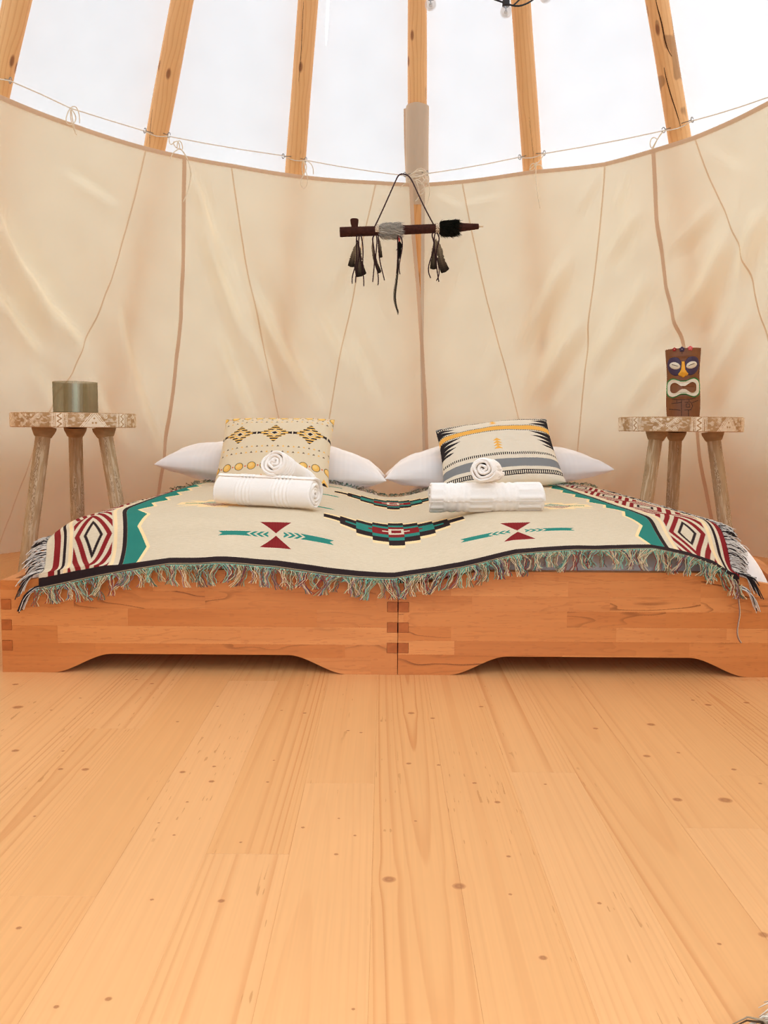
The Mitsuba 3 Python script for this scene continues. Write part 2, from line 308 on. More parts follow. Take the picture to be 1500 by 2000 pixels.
for i, (lo, hi) in enumerate(POLEPX):
    P1, P2 = cone_hit(*lo, .085), cone_hit(*hi, .085); d = unit(P2 - P1)
    A, B = P1 - d * (P1[2] / d[2]) + d * .02, P1 + d * 3.75 / d[2] * 1.0
    B = P1 - d * (P1[2] / d[2]) + d * (4.2 / d[2])
    k = thing('tent_pole', PLAB[i], 'pole', 'pine poles of the tent'); n = 60
    L = np.linalg.norm(B - A); s = np.linspace(0, L, n); r = .0465 - .002 * s + .0012 * np.sin(s * 3 + i) + .0008 * np.sin(s * 9 + 2 * i)
    X = unit(np.cross(d, [0, 0, 1.0])); Y = np.cross(d, X); g = np.linspace(0, 2 * np.pi, 37)
    V = A + d * s[:, None, None] + r[:, None, None] * (np.cos(g)[None, :, None] * X + np.sin(g)[None, :, None] * Y)
    uv = np.stack([np.broadcast_to(g / 2 / np.pi * .3 * 3.4 + 3 * i, (n, 37)), np.broadcast_to(s[:, None] + 20.0 * (i + 1), (n, 37))], -1).reshape(-1, 2)
    W = grid(V); W = TM(np.vstack([W.vertices, A, B]), np.vstack([W.faces, [(j + 1, j, n * 37) for j in range(36)], [((n - 1) * 37 + j, (n - 1) * 37 + j + 1, n * 37 + 1) for j in range(36)]])); uv = np.vstack([uv, uv[:1], uv[-1:]])
    put(k + '__shaft', W, 'm_pole', True, uv=uv); POLES.append((A, d, X, Y, lambda q, r=r, s=s: float(np.interp(q, s, r))))
def on_pole(i, px, py, off=.002):                                 # the point of pole i's surface under a pixel
    A, d, X, Y, rf = POLES[i]; D = unit(ray(px, py)); w = EYE - A
    u, v = D - d * (D @ d), w - d * (w @ d); r = rf(2.0) + off; a, b, c = u @ u, 2 * u @ v, v @ v - r * r
    t = (-b - math.sqrt(max(b * b - 4 * a * c, 0))) / (2 * a); return EYE + D * t
for i, key, px in ((1, 'tent_pole_001', [(300, 190), (296, 230), (293, 262), (292, 285)]), (2, 'tent_pole_002', [(593, 2), (590, 60), (587, 118), (583, 160)]), (5, 'tent_pole_005', [(1281, 0), (1287, 26), (1292, 45), (1298, 75), (1312, 110)]),
                    (5, 'tent_pole_005', [(1297, 132), (1303, 160), (1311, 188), (1322, 222), (1332, 264)]), (4, 'tent_pole_004', [(1033, 226), (1037, 262), (1042, 305), (1044, 331)])):
    P = spline([on_pole(i, *q, -.0006) for q in px], 24); w = (.0022 if i == 5 else .0008) * np.sin(np.linspace(.15, np.pi - .15, 24)) ** .5
    put(key + '__crack', tube(P, w, 5), 'm_crack', label='dark drying crack in the wood')
def hook(i, px, py, base):                                        # a screw eye: shank from the pole and an open ring
    c = cone_hit(px, py, -.004); A, d, X, Y, rf = POLES[i]; ax = A + d * ((c - A) @ d); n = unit(c - ax)
    g = np.linspace(.5, 2 * np.pi - .2, 20); w = unit(ray(px, py)); e = unit(np.cross(w, n)); ring = c + .0095 * (np.cos(g + np.pi)[:, None] * n * -1 + np.sin(g)[:, None] * e)
    put(base + '__screw_eye', cat([tube(ring, .0016, 6), tube([ax + n * (rf(2) - .01), c - n * .009], .0018, 6)]), 'm_steel', True, label='small steel screw eye'); return c
HK = [(0, 20, 157), (1, 283, 255), (1, 330, 264), (2, 553, 305), (2, 597, 312), (3, 791, 341), (3, 834, 338), (4, 1015, 307), (4, 1063, 299), (5, 1296, 254), (5, 1352, 234)]
for i, px, py in HK: hook(i, px, py, 'tent_pole' + (f'_{i:03d}' if i else ''))
R = []
for px, py in [(-40, 148), (2, 155), (20, 158), (80, 184), (137, 211), (210, 234), (283, 256)]: R.append(cone_hit(px, py, -.006))
for i, a, b in ((1, (283, 256), (328, 266)), (2, (553, 304), (597, 313)), (3, (790, 343), (834, 339)), (4, (1014, 307), (1062, 300)), (5, (1297, 255), (1352, 236))):
    for f in (.25, .5, .75):
        px, py = a[0] + (b[0] - a[0]) * f, a[1] + (b[1] - a[1]) * f + 5 * math.sin(math.pi * f); R.append(on_pole(i, px, py, .004 if i != 3 else .012))
    R.append(cone_hit(*b, -.006)); nx = {1: (553, 304), 2: (790, 343), 3: (1014, 307), 4: (1297, 255), 5: (1497, 191)}[i]
    for f in (.33, .66, 1): R.append(cone_hit(b[0] + (nx[0] - b[0]) * f, b[1] + (nx[1] - b[1]) * f + 2 * math.sin(math.pi * f), -.006))
R.append(cone_hit(1560, 176, -.006))
def poly(P, step=.01):
    P = np.array(P); out = [P[0]]
    for a, b in zip(P[:-1], P[1:]): n = max(1, int(np.linalg.norm(b - a) / step)); out += [a + (b - a) * (j + 1) / n for j in range(n)]
    return np.array(out)
k = thing('rope', 'thin cream rope strung from pole to pole above the liner', 'rope'); scene[k] = mikit.ply(tube(poly(R, .03), .0021, 6), 'm_rope', True)
TIES = [('white string tied in a loose bow on the rope left of the second pole', [[(137,212),(131,224),(130,240),(139,243),(140,214)], [(137,212),(146,208),(154,222),(155,240)], [(138,214),(140,240),(150,264)], [(139,214),(143,240),(148,262)]]),
        ('white string bow right of the second pole, its ends over the dark binding tape', [[(330,266),(338,280),(346,276),(350,290),(343,287),(340,276)], [(346,288),(352,276),(356,291),(350,291)], [(350,291),(340,297),(333,310)], [(352,290),(366,310),(372,340),(366,375),(358,394)], [(352,290),(368,316),(373,345)]]),
        ('white string looped at the third pole, hanging in a long loop over the liner edge', [[(592,313),(594,340),(588,362),(594,368),(600,358),(596,330),(594,315)], [(594,313),(605,318),(612,340)], [(592,313),(590,330),(592,342)]]),
        ('white string with a long straight tail tied at the pole with the light cable', [[(1063,300),(1054,314),(1046,322)], [(1046,322),(1038,321),(1036,333),(1046,326),(1048,318),(1044,330)], [(1046,324),(1054,322),(1060,330)], [(1047,322),(1047,350),(1050,380),(1055,407)], [(1044,322),(1034,332)]]),
        ('white string tied in a short loop left of the rightmost pole', [[(1295,257),(1284,272),(1274,289)], [(1293,258),(1282,276),(1276,290)], [(1283,272),(1272,272),(1270,284),(1274,290)]]),
        ('big tangle of white string knotted where the feathered pipe hangs', [[(792,342),(815,346),(834,338)], [(800,346),(815,335),(828,336),(820,348),(803,346)], [(806,349),(822,332),(832,340),(826,356),(812,350)], [(808,345),(826,330),(838,350),(828,368),(815,378)],
          [(812,350),(824,358),(829,372),(820,380)], [(804,350),(794,356),(782,366)], [(815,348),(830,344),(838,362),(835,395),(829,408)], [(812,352),(818,372),(816,388),(811,393)], [(800,348),(812,342),(828,350),(822,360)]])]
for lab, st in TIES:
    k = thing('tie_string', lab, 'string', 'liner ties'); ms = []
    for a, px in enumerate(st):
        o = -.05 if 'tangle' in lab else -.018
        ms.append(tube(spline([cone_hit(*q, o - .003 * ((a + b) % 3)) for b, q in enumerate(px)], 5 * len(px) + 4), .0019, 5))
    scene[k] = mikit.ply(cat(ms), 'm_tie', True)
k = thing('fabric_flap', 'beige fabric flap wrapped around the middle pole above the feathered pipe', 'fabric')
A, d, X, Y, rf = POLES[3]; Z0, Z1 = cone_hit(812, 395)[2], cone_hit(815, 193)[2]; V = []
for z in np.linspace(Z0, Z1, 40):
    c = A + d * ((z - A[2]) / d[2]); e = unit(np.array([c[0] - 0, c[1], 0])); rgt = np.array([e[1], -e[0], 0]); row = []
    tp = (z - Z0) / (Z1 - Z0)
    for a in np.linspace(-1.75, 1.6, 40):
        rr = rf(2) + .007 + .0018 * math.sin(a * 3 + z * 14) * tp + .0035 * float(meshkit.noise(np.array([a * 2, z * 9, 3.0])))
        row.append(c + rr * (math.sin(a) * rgt - math.cos(a) * e))
    back = row[0]; fl = [back - rgt * .012 * q * tp + e * .012 * q for q in np.linspace(1, .1, 6)]
    V.append(fl + row)
put(k + '__wrap', grid(np.array(V)), 'm_sleeve', True)
V = np.array(V)[:, :7]; put(k + '__binding', grid(V[:, :4] - np.array([0, .001, 0])), 'm_tape', True, label='darker bound edge of the flap')

# ---------------------------------------------------------------- beds
def beech(p, n, uv):
    u, v = uv.x, uv.y                                            # u along the grain, v across + 10 per piece
    pid = dr.floor(v / 10 + .5); r, r2, r3 = cell_rand(pid, 2), cell_rand(pid, 9), cell_rand(pid, 14)
    w = fbm(u * 2.6 + r * 50, v * 14, octaves=4)
    q = v * 30 * (.4 + r2) + w * 7.0 + r * 5; g = frac(q); wq = cell_rand(dr.floor(q), pid)
    heart = smoothstep(.55, .62, r3)
    st = smoothstep(.70, .97, g) * (1 - smoothstep(.97, 1.0, g)) * smoothstep(.2, .8, wq)
    c = mix(C(216, 144, 84), C(195, 118, 60), r)
    c = mix(c, C(178, 100, 48), .34 * smoothstep(.35, .7, fbm(u * 1.8 + r2 * 30, v * 22)))
    c = mix(c, C(122, 66, 30), heart * st * smoothstep(.30, .6, noise(u * 2.2 + r * 9, v * 18)))
    c = mix(c, C(160, 88, 42), (1 - heart) * st * .24)
    fl = smoothstep(.74, .86, noise(u * 60, v * 420))
    return mix(c, C(176, 102, 54), fl * .30) * (.96 + .07 * noise(u * 9, v * 200))
mat('m_beech', beech, .38, specular=.4, clearcoat=.1)
mat('m_endgrain', lambda p, n, uv: mix(C(184, 102, 48), C(152, 80, 36), fbm(p.x * 60 + dr.sin(p.z * 130) * .6, p.y * 60, p.z * 60)), .45)
bid = 0
def beech_put(key, m, along='x', **kw):
    global bid; bid += 1
    mm = TM(m.triangles.reshape(-1, 3), np.arange(len(m.faces) * 3).reshape(-1, 3)); v = mm.vertices
    u, w = (v[:, 0], v[:, 2] + v[:, 1] * .7) if along == 'x' else (v[:, 1], v[:, 2] + v[:, 0] * .7)
    put(key, mm, 'm_beech', uv=np.stack([u + 3.1 * bid, np.clip(w, -.5, 4.4) + 10.0 * bid], 1), **kw)
YF, YB, TH = 1.75, 3.74, .025
def smooth_step(a, b, x): t = np.clip((x - a) / (b - a), 0, 1); return t * t * (3 - 2 * t)
def outline(x0, x1):                                              # the front board: feet below, a raised middle above
    x = np.linspace(x0, x1, 121); q = np.minimum(x - x0, x1 - x)
    b = .045 * smooth_step(.115, .255, q); t = .216 + .028 * smooth_step(.045, .20, q)
    return Polygon(list(zip(x, b)) + list(zip(x[::-1], t[::-1])))
ROWS = [(0, 'top'), (1156, [145 + 0, 402, 735]), (1190, [619]), (1225, [112, 470]), (1258, [185, 381, 674]), (1286, [])]
def zpx(py, px=600): return float(at_y(px, py, YF)[2])
def xpx(px, py=1220): return float(at_y(px, py, YF)[0])
XJ = xpx(777, 1230); XL, XR = xpx(5, 1300), 2 * XJ - xpx(5, 1300) + .012
BEDS = [(XL, XJ - .0006, [(1100, 1156, [300]), (1156, 1191, [145, 401, 735]), (1191, 1225, [250, 619]), (1225, 1259, [112, 470]), (1259, 1285, [185, 381, 674]), (1285, 1330, [420, 725])],
         'left beech bed frame, its front board with a darker heartwood streak at the left', 'left'),
        (XJ + .0006, XR, [(1100, 1130, [1040, 1360]), (1130, 1162, [880, 1108, 1366]), (1162, 1191, [921, 1190, 1367]), (1191, 1222, [788, 1107, 1300]), (1222, 1250, [881, 1204, 1420]), (1250, 1277, [888, 1348]), (1277, 1330, [1100, 1290])],
         'right beech bed frame, its front board crossed by dark brown heartwood streaks', 'right')]
for bi, (x0, x1, rows, lab, side) in enumerate(BEDS):
    k = thing('bed_frame', lab, 'bed'); ol = outline(x0, x1); holes = []
    for zc in (1184.5, 1224.5, 1264.5):
        for xa in (x0, x1 - .0245): holes.append(sbox(xa, zpx(zc + 10), xa + .0245, zpx(zc - 10)))
    for h in holes:
        q = extr(h.buffer(-.0006, join_style=2), .012); q.apply_transform(np.array([[1, 0, 0, 0], [0, 0, -1, YF + .0115], [0, 1, 0, 0], [0, 0, 0, 1.0]]))
        put(k + '__finger_joint', q, 'm_endgrain', label='dark end grain of a finger joint')
    for a, b, cuts in rows:
        xs = [x0 - .1] + [xpx(c) for c in cuts] + [x1 + .1]
        for xa, xb in zip(xs[:-1], xs[1:]):
            g = ol.intersection(sbox(xa, zpx(b), xb, zpx(a)))
            for h in holes: g = g.difference(h)
            g = g.buffer(-.00003, join_style=2)
            if g.is_empty: continue
            for gg in getattr(g, 'geoms', [g]):
                if gg.area < 2e-5: continue
                q = extr(gg, TH); q.apply_transform(np.array([[1, 0, 0, 0], [0, 0, -1, YF + TH + rng.uniform(0, .0002)], [0, 1, 0, 0], [0, 0, 0, 1.0]]))
                beech_put(k + '__front_board__lamella', q)
    bk = extr(ol, TH); bk.apply_transform(np.array([[1, 0, 0, 0], [0, 0, -1, YB], [0, 1, 0, 0], [0, 0, 0, 1.0]])); beech_put(k + '__back_board', bk)
    sd = extr(outline(YF + TH + .0004, YB - TH - .0004), .0235)
    for xa in (x0, x1 - .0235):
        m = sd.copy(); m.apply_transform(np.array([[0, 0, 1, xa], [1, 0, 0, 0], [0, 1, 0, 0], [0, 0, 0, 1.0]])); beech_put(k + '__side_board', m, 'y')
    for j in range(12): beech_put(k + '__slat', box(x0 + .024, x1 - .024, YF + .07 + j * .158, YF + .15 + j * .158, .085, .103, .002))
mat('m_sheet', rgb(240, 234, 230), .9)
mat('m_mattress', rgb(205, 198, 196), .9)
def mattress_z(x, y, x0, x1, y0, y1):
    o = np.full(np.broadcast(x, y).shape, .340)
    for q, Rr, dr_ in ((x - x0, *((.15, .12) if x0 < XJ - .1 else (.26, .16))), (x1 - x, *((.26, .16) if x1 < XJ + .1 else (.15, .12))), (y - y0, .22, .14), (y1 - y, .14, .10)):
        u = np.clip(1 - q / Rr, 0, 1); o = o - dr_ * (1 - np.sqrt(np.maximum(1 - u * u, 0)))
    return np.maximum(o, .15)
MAT = [(XL + .028, XJ - .027, 'left mattress under a white sheet, its corner showing beside the grey fringe'), (XJ + .027, XR - .028, 'right mattress under a white sheet, its edge showing below the multicoloured fringe')]
for x0, x1, lab in MAT:
    k = thing('mattress', lab, 'mattress'); y0, y1 = YF + TH + .012, YB - TH - .01
    u = (1 - np.cos(np.linspace(0, np.pi, 60))) / 2; X = x0 + (x1 - x0) * u[:, None] + 0 * u[None]; Y = y0 + (y1 - y0) * u[None] + 0 * u[:, None]
    top = np.stack([X, Y, mattress_z(X, Y, x0, x1, y0, y1)], -1)
    edge = np.concatenate([top[:, 0], top[-1, 1:], top[-2::-1, -1], top[0, -2::-1]]); low = edge.copy(); low[:, 2] = .105
    m1, m2 = grid(top), grid(np.stack([low, edge], 1)); m3 = box(x0 + .005, x1 - .005, y0 + .005, y1 - .005, .104, .112)
    put(k + '__cover', cat([m1, m2, m3]), 'm_sheet', 40)

# ---------------------------------------------------------------- the woven blanket
HEM = [(74,1153),(100,1147),(150,1136),(200,1126),(250,1116),(330,1103),(420,1101),(480,1104),(540,1109),(590,1116),(640,1123),(700,1128),(770,1130),(850,1119),(900,1110),(950,1098),(1010,1084),(1060,1079),(1100,1077),(1190,1073),(1275,1071),(1310,1078),(1350,1089),(1400,1108),(1430,1131),(1446,1151)]
YH = 1.737
_h = np.array([at_y(*q, YH) for q in HEM]); HX, HZ = _h[:, 0], _h[:, 2]
BL, BR, BT = HX[0], HX[-1], 3.06
NS, NT = 330, 300
def surf(x, y):                                                   # top of the mattresses, far below where there is none
    o = np.full(np.shape(x), -1.0)
    for x0, x1, _ in MAT: o = np.where((x > x0) & (x < x1) & (y > YF + TH + .012), np.maximum(o, mattress_z(x, y, x0, x1, YF + TH + .012, YB - TH - .01)), o)
    tb = np.interp(np.minimum(np.abs(x - XL), np.minimum(np.abs(x - XJ), np.abs(XR - x))), [0, .045, .2], [.217, .217, .246])
    return np.where((y > YF - .006) & (y < YF + TH + .012) & (x > XL) & (x < XR), np.maximum(o, tb), o)
def rest(P, h=.002): P = np.array(P, float); P[:, 2] = np.maximum(P[:, 2], surf(P[:, 0], P[:, 1]) + h); return P
def blanket():
    s = np.linspace(0, 1, NS)[:, None]; t = np.linspace(0, 1, NT)[None]
    xh = BL + (BR - BL) * s
    yr = BT + .03 * np.sin(s * 7) ; e = .18 * t + .82 * t ** 1.35
    y = YH + (yr - YH) * e
    fl = .12 * smooth_step(0, .30, e) + .15 * e; fr = .05 * smooth_step(0, .2, e)
    q = (xh - XJ) * (1 + np.where(xh < XJ, fl, fr)); lim = .905; over = lim * .0 + np.maximum(np.abs(q) - lim + .04, 0); over = over ** 2 / (over + .04)
    x = XJ + np.sign(q) * (np.abs(q) - over)
    top = .3475 - .050 * np.exp(-((x - XJ) / .165) ** 2) - .028 * smooth_step(.60, .84, np.abs(x - XJ)) - .95 * over - .006 * smooth_step(2.0, 3.0, y) * 0
    top = top + .010 * (meshkit.fbm(np.stack([x * 5, y * 4, 0 * x * y], -1), 3, 5) - .45) * smooth_step(0, .2, t)
    hz = np.interp(xh, HX, HZ); q = np.clip((y - YH) / .38, 0, 1)
    g = (1 - (1 - q) ** 2.1) ** .88
    z = hz + (top - hz) * g + 0 * y
    z = z + .006 * (meshkit.noise(np.stack([x * 14, y * 2, z * 6], -1), 8) - .5) * np.exp(-((y - YH) / .25) ** 2)
    yy = y + .010 * np.sin(x * 9 + 1) * np.exp(-((y - YH) / .08) ** 2) * 0 - .008 * smooth_step(.4, 0, q) * np.sin(np.pi * s) ** .5
    ms = surf(x + 0 * y, yy + 0 * x) + .007; z = ms + .004 * np.logaddexp(0, (z - ms) / .004)
    P = np.stack([x + 0 * y, yy + 0 * x, z], -1)
    side = np.abs(xh - XJ);     return P
BP = blanket()
_l = np.cumsum(np.linalg.norm(np.diff(BP, axis=1, prepend=BP[:, :1]), axis=2), axis=1); _m = .2 * _l + .8 * _l[60:-60].mean(0)[None]; _w = np.exp(-_l / .25); _l = _m * (1 - _w) + _l * _w
BU = (np.linspace(BL, BR, NS) - XJ)[:, None] + 0 * _l; BV = _l
BHALF_L, BHALF_R = XJ - BL, BR - XJ
def blanket_col(p, n, uv):
    u, v = uv.x, uv.y
    e = 1.22 * (dr.select(u < 0, float(BHALF_L), float(BHALF_R) + .022) - dr.abs(u))     # distance from the side edge
    jag = .0016 * (tri(v * 160) - .5)
    cream, red, teal, blk, yel = C(214, 197, 170), C(130, 32, 34), C(46, 124, 110), C(44, 32, 32), C(240, 208, 156)
    c = mix(cream, C(200, 182, 152), .6 * noise(u * 130, v * 700))
    c = c * (.955 + .06 * tri(v * 330))
    # side border: stripes, then nested red diamonds with a black one in the middle
    c = mix(c, red, band(e, .026, .044)); c = mix(c, blk, band(e, .053, .061)); c = mix(c, yel, .8 * band(e, .069, .079) + .8 * band(e, .196, .206))
    inb = band(e, .082, .192); eb = (e - .137) / .055; P = .36; vv = (v + .028) / P
    dv = dr.abs(frac(vv) - .5) * 2                                # 0 at a diamond's centre, 1 at the crossing
    m = dr.abs(eb) * .78 + dv * 1.0 + jag * 8; w = .02
    rd = band(m, .56, .76, w) + band(m, .94, 1.16, w) + band(m, 1.34, 1.56, w)
    c = mix(c, red, inb * dr.clip(rd, 0, 1)); c = mix(c, blk, inb * band(m, .27, .39, w))
    c = mix(c, red, inb * (1 - smoothstep(.16, .24, dr.abs(eb) * .0 + (1 - dv) * 1.0 + (1 - dr.abs(eb)) * .0)) * 0)
    c = mix(c, blk, band(e, .222, .234)); tooth = .262 + .030 * tri((v + .004) / .18 + .5)
    c = mix(c, yel, band(e, .234, tooth + .010)); c = mix(c, mix(teal, C(38, 112, 100), .5 * tri((u + v) * 260)), band(e, .234, tooth))
    # stepped medallions down the middle
    for v0 in (.335, 1.03):
        a, b = dr.abs(u) , dr.abs(v - v0); st = .038; lv = dr.floor(a / st + .5)
        hh = .150 - lv * .031                                     # half height of this step
        ok = smoothstep(-.0005, .0005, hh)
        def lay(cc, colr, ins, amax): return mix(cc, colr, ok * (1 - smoothstep(hh - ins - .0006, hh - ins + .0006, b)) * (1 - smoothstep(amax - .0006, amax + .0006, a)))
        c = lay(c, yel, -.022, .19); c = lay(c, blk, .0, .172); c = lay(c, teal, .046, .120); c = lay(c, red, .080, .066); c = lay(c, cream, .112, .034); c = lay(c, red, .132, .012)
    # arrows crossing a red hourglass
    for v0, uo in ((.140, .285), (.50, .285), (.86, .285), (1.20, .285)):
        a, b = dr.abs(dr.abs(u) - uo), v - v0; ab = dr.abs(b)
        arm = (1 - smoothstep(.0100, .0110, ab)) * smoothstep(.0715, .0725, a + ab * .6) * (1 - smoothstep(.1255, .1265, a - ab * .9))
        tail = smoothstep(.150 - .001, .150 + .001, a + (.008 - ab) * 1.0) * (1 - smoothstep(.0075, .0085, ab)) * (a < .158)
        chev = (1 - smoothstep(.0105, .0115, ab)) * band(a, .018, .072) * smoothstep(.42, .5, frac((a + ab * 1.1) / .0155))
        c = mix(c, teal, dr.clip(arm + chev, 0, 1)); c = mix(c, cream, dr.clip(tail * 0, 0, 1))
        tr = smoothstep(-.0005, .0005, (ab - .005) * .66 - a) * (1 - smoothstep(.060, .061, ab))
        c = mix(c, mix(red, C(116, 28, 28), .6 * tri(u * 150)), tr)
    # eight-pointed stars
    for v0 in (.50, 1.14):
        a, b = dr.abs(dr.abs(u) - .44), v - v0; ab = dr.abs(b)
        s1 = dr.maximum(a, ab) + .45 * dr.minimum(a, ab)
        star = 1 - smoothstep(.0945, .0955, dr.abs(a - ab) * 0 + dr.minimum(dr.maximum(a * 1.0, ab * 2.6 + .0), dr.maximum(ab * 1.0, a * 2.6)) * 1.0)
        diag = 1 - smoothstep(.0895, .0905, dr.maximum(a, ab) + 1.8 * dr.abs(a - ab))
        inn = dr.clip(star + diag, 0, 1)
        c = mix(c, yel, inn)
        core = (1 - smoothstep(.046, .047, a + ab * .6)) * inn
        c = mix(c, cream, core * .8); c = mix(c, dr.select(b > 0, teal, red), core * band(frac((a * .8 + b + .5) / .017), .35, .8, .05))
        c = mix(c, teal, inn * band(ab, .0, .007) * band(a, .035, .080))
    c = mix(c, blk * 1.0, band(v, -.01, .027)); c = mix(c, C(150, 130, 100), band(v, -.01, .0075)); c = mix(c, blk, band(v, .0028, .0045)); c = mix(c, C(130, 200, 176), band(v, -.01, .0014))
    return c
def weave(p, n, uv): return .5 * tri(uv.y * 330) + .35 * tri(uv.x * 520) * tri(uv.y * 165)
bumped('m_blanket', blanket_col, weave, .0011, .92, 4e-4, specular=.1, sheen=.3)
KB = thing('blanket', 'woven throw with red diamond borders, teal zigzags and stepped medallions spread over both beds', 'blanket')
put(KB + '__cloth', grid(BP), 'm_blanket', True, uv=np.stack([BU, BV], -1).reshape(-1, 2))
scene['m_vcol'] = {'type': 'twosided', 'bsdf': {'type': 'diffuse', 'reflectance': {'type': 'mesh_attribute', 'name': 'vertex_color'}}}
def strands(items, key, **kw):                                    # [(points, radius(s), colour)] as one mesh with vertex colours
    V, Fc, K, o = [], [], [], 0
    for P, r, col in items:
        m = tube(P, r, 4, cap=False); V.append(m.vertices); Fc.append(m.faces + o); o += len(m.vertices); K.append(np.broadcast_to(col, (len(m.vertices), 3)))
    put(key, TM(np.vstack(V), np.vstack(Fc)), 'm_vcol', True, color=np.vstack(K), **kw)
PAL = [lin(*q) for q in ((136, 190, 168), (222, 204, 166), (150, 70, 60), (90, 70, 90), (130, 110, 85), (170, 160, 120), (70, 110, 100), (150, 120, 130))]
it = []
for kx in np.linspace(.004, .996, 128) + rng.normal(0, .0012, 128):   # tassels of the front hem
    i = min(int(np.clip(kx, 0, 1) * (NS - 1)), NS - 2); p0 = BP[i, 0] + np.array([0, -.001, .001])
    L = rng.uniform(.032, .052); lean = rng.normal(0, .012) + .010 * math.sin(kx * 40); curl = rng.uniform(-.010, .010)
    for j in range(7):
        off = (j - 3) * .0012; pts = []
        ph = rng.uniform(0, 6.28)
        for h in np.linspace(0, 1, 8):
            pull = .6 * min(1, h * 3); wv = .0016 * math.sin(h * 13 + ph)
            pts.append(p0 + np.array([off * (1 - pull) * 3.4 + lean * h + curl * math.sin(h * 3) + wv + off * max(0, h - .75) * 4, -.003 - .004 * h + .0014 * math.cos(h * 13 + ph) - .002 * (j % 2), -L * h * rng.uniform(.94, 1.0)]))
        it.append((np.array(pts), .0008, PAL[int(rng.choice(8, p=[.13, .27, .12, .05, .17, .16, .04, .06]))]))
for kx in np.linspace(0, 1, 700):                                  # the mint strip the tassels hang from
    i = min(int(kx * (NS - 1)), NS - 1); p0 = BP[i, 0] + np.array([rng.normal(0, .0008), -.0012, .002])
    it.append((np.array([p0, p0 + [rng.normal(0, .0015), -.002, -.005], p0 + [rng.normal(0, .004), -.003, -.008 - rng.uniform(0, .005)]]), .0009, lin(128, 196, 172) * rng.uniform(.75, 1.1)))
strands(it, KB + '__front_fringe', kind='stuff', label='multicoloured twisted fringe of teal, tan and red threads along the front hem')
blk, wht = lin(48, 42, 42), lin(225, 215, 203)
for col, lab in ((0, 'grey fringe of black and cream threads along the left edge'), (NS - 1, 'grey fringe of black and cream threads along the right edge')):
    it, sg = [], (-1 if col == 0 else 1)
    for kt in np.linspace(0, .97, 520) ** 1.25:
        j = int(kt * (NT - 1)); p0 = BP[col, j]; L = rng.uniform(.034, .052) * (1.1 if kt < .15 else 1); ph = rng.uniform(0, 6.28); dn = .5 + (.7 if kt < .03 else 0) + rng.normal(0, .12)
        fw = rng.normal(0, .18) + .25 * math.sin(kt * 60)
        pts = [p0 + np.array([sg * (L * h * (1 - .25 * h) - .002), -L * h * (fw + .22) , .002 - L * dn * h * h * .8 + .0015 * math.sin(h * 9 + ph)]) for h in np.linspace(0, 1, 6)]
        it.append((rest(pts, rng.uniform(.001, .006)), .00095, wht * rng.uniform(.8, 1) if rng.random() < .66 else blk))
    strands(it, KB + '__side_fringe', kind='stuff', label=lab)
it = []
for kx in np.linspace(0, 1, 420):
    i = min(int(kx * (NS - 1)), NS - 1); p0 = BP[i, -1]; L = rng.uniform(.02, .04); a = rng.normal(0, .5); ph = rng.uniform(0, 6)
    it.append((np.array([p0 + [L * h * math.sin(a) + .004 * math.sin(h * 7 + ph), L * .8 * h, .001 + .012 * math.sin(h * 2.8) * rng.uniform(.4, 1)] for h in np.linspace(0, 1, 6)]), .0010, PAL[int(rng.choice([0, 4, 5, 6, 1]))] * .55))
strands(it, KB + '__rear_fringe', kind='stuff', label='dark green fringe along the far hem by the pillows')
q0 = [at_y(1444, 1152, YH - .004), at_y(1442, 1172, YH - .006), at_y(1444, 1200, YH - .004), at_y(1440, 1225, YH - .006), at_y(1447, 1256, YH - .006)]
strands([(spline(q0, 20), .0011, lin(150, 110, 95)), (spline(np.array(q0) + [.0015, -.001, .001], 20), .0009, lin(210, 190, 165))], KB + '__loose_thread', label='single long thread hanging down over the right bed front')

# ---------------------------------------------------------------- pillows, cushions, towels
def zb(x, y):                                                     # height of the blanket under a point
    d = (BP[..., 0] - x) ** 2 + (BP[..., 1] - y) ** 2; return float(BP[..., 2].ravel()[np.argmin(d)])
def pillow(w, h, th, n=90, pinch=.07, pw=.42, wr=.006, seed=0, flat=0.0):
    a = np.sin(np.linspace(-np.pi / 2, np.pi / 2, n)); A, Bq = np.meshgrid(a, a, indexing='ij')
    x = w / 2 * A * (1 - pinch * (1 - Bq ** 2) * A ** 2); y = h / 2 * Bq * (1 - pinch * (1 - A ** 2) * Bq ** 2 * w / h)
    z = th / 2 * np.maximum((1 - A ** 2) * (1 - Bq ** 2), 0) ** pw
    def wri(s): 
        r = np.abs(A) ** 3 + np.abs(Bq) ** 3
        return wr * ((meshkit.fbm(np.stack([x * 9, y * 9, 0 * x + s], -1), 3, seed) - .5) * 2 + .6 * r * (meshkit.noise(np.stack([np.arctan2(y, x) * 9, 0 * x, 0 * x + s], -1), seed + 3) - .5)) * np.clip((1 - np.maximum(np.abs(A), np.abs(Bq))) * 8, 0, 1)
    t = np.stack([x, y, z + wri(1.0)], -1); b = np.stack([x, y, -z * (1 - flat) + wri(5.0)], -1)
    uv = np.stack([(A + 1) / 2, (Bq + 1) / 2], -1).reshape(-1, 2); f = gridf(n, n)
    m = TM(np.vstack([t.reshape(-1, 3), b.reshape(-1, 3)]), np.vstack([f, f[:, ::-1] + n * n]))
    return m, np.vstack([uv, uv + [2, 0]])
def linen(p, n, uv): return C(243, 238, 236) * (.975 + .03 * tri(uv.x * 45) * smoothstep(.4, .6, tri(uv.x * 5)))
mat('m_linen', linen, .75, specular=.2, sheen=.3)
def place(m, M): m.apply_transform(M); return m
def axes(o, X, Y): X = unit(X); Y = np.asarray(Y, float); Y = unit(Y - X * (X @ Y)); return frame(X, Y, np.cross(X, Y), o)
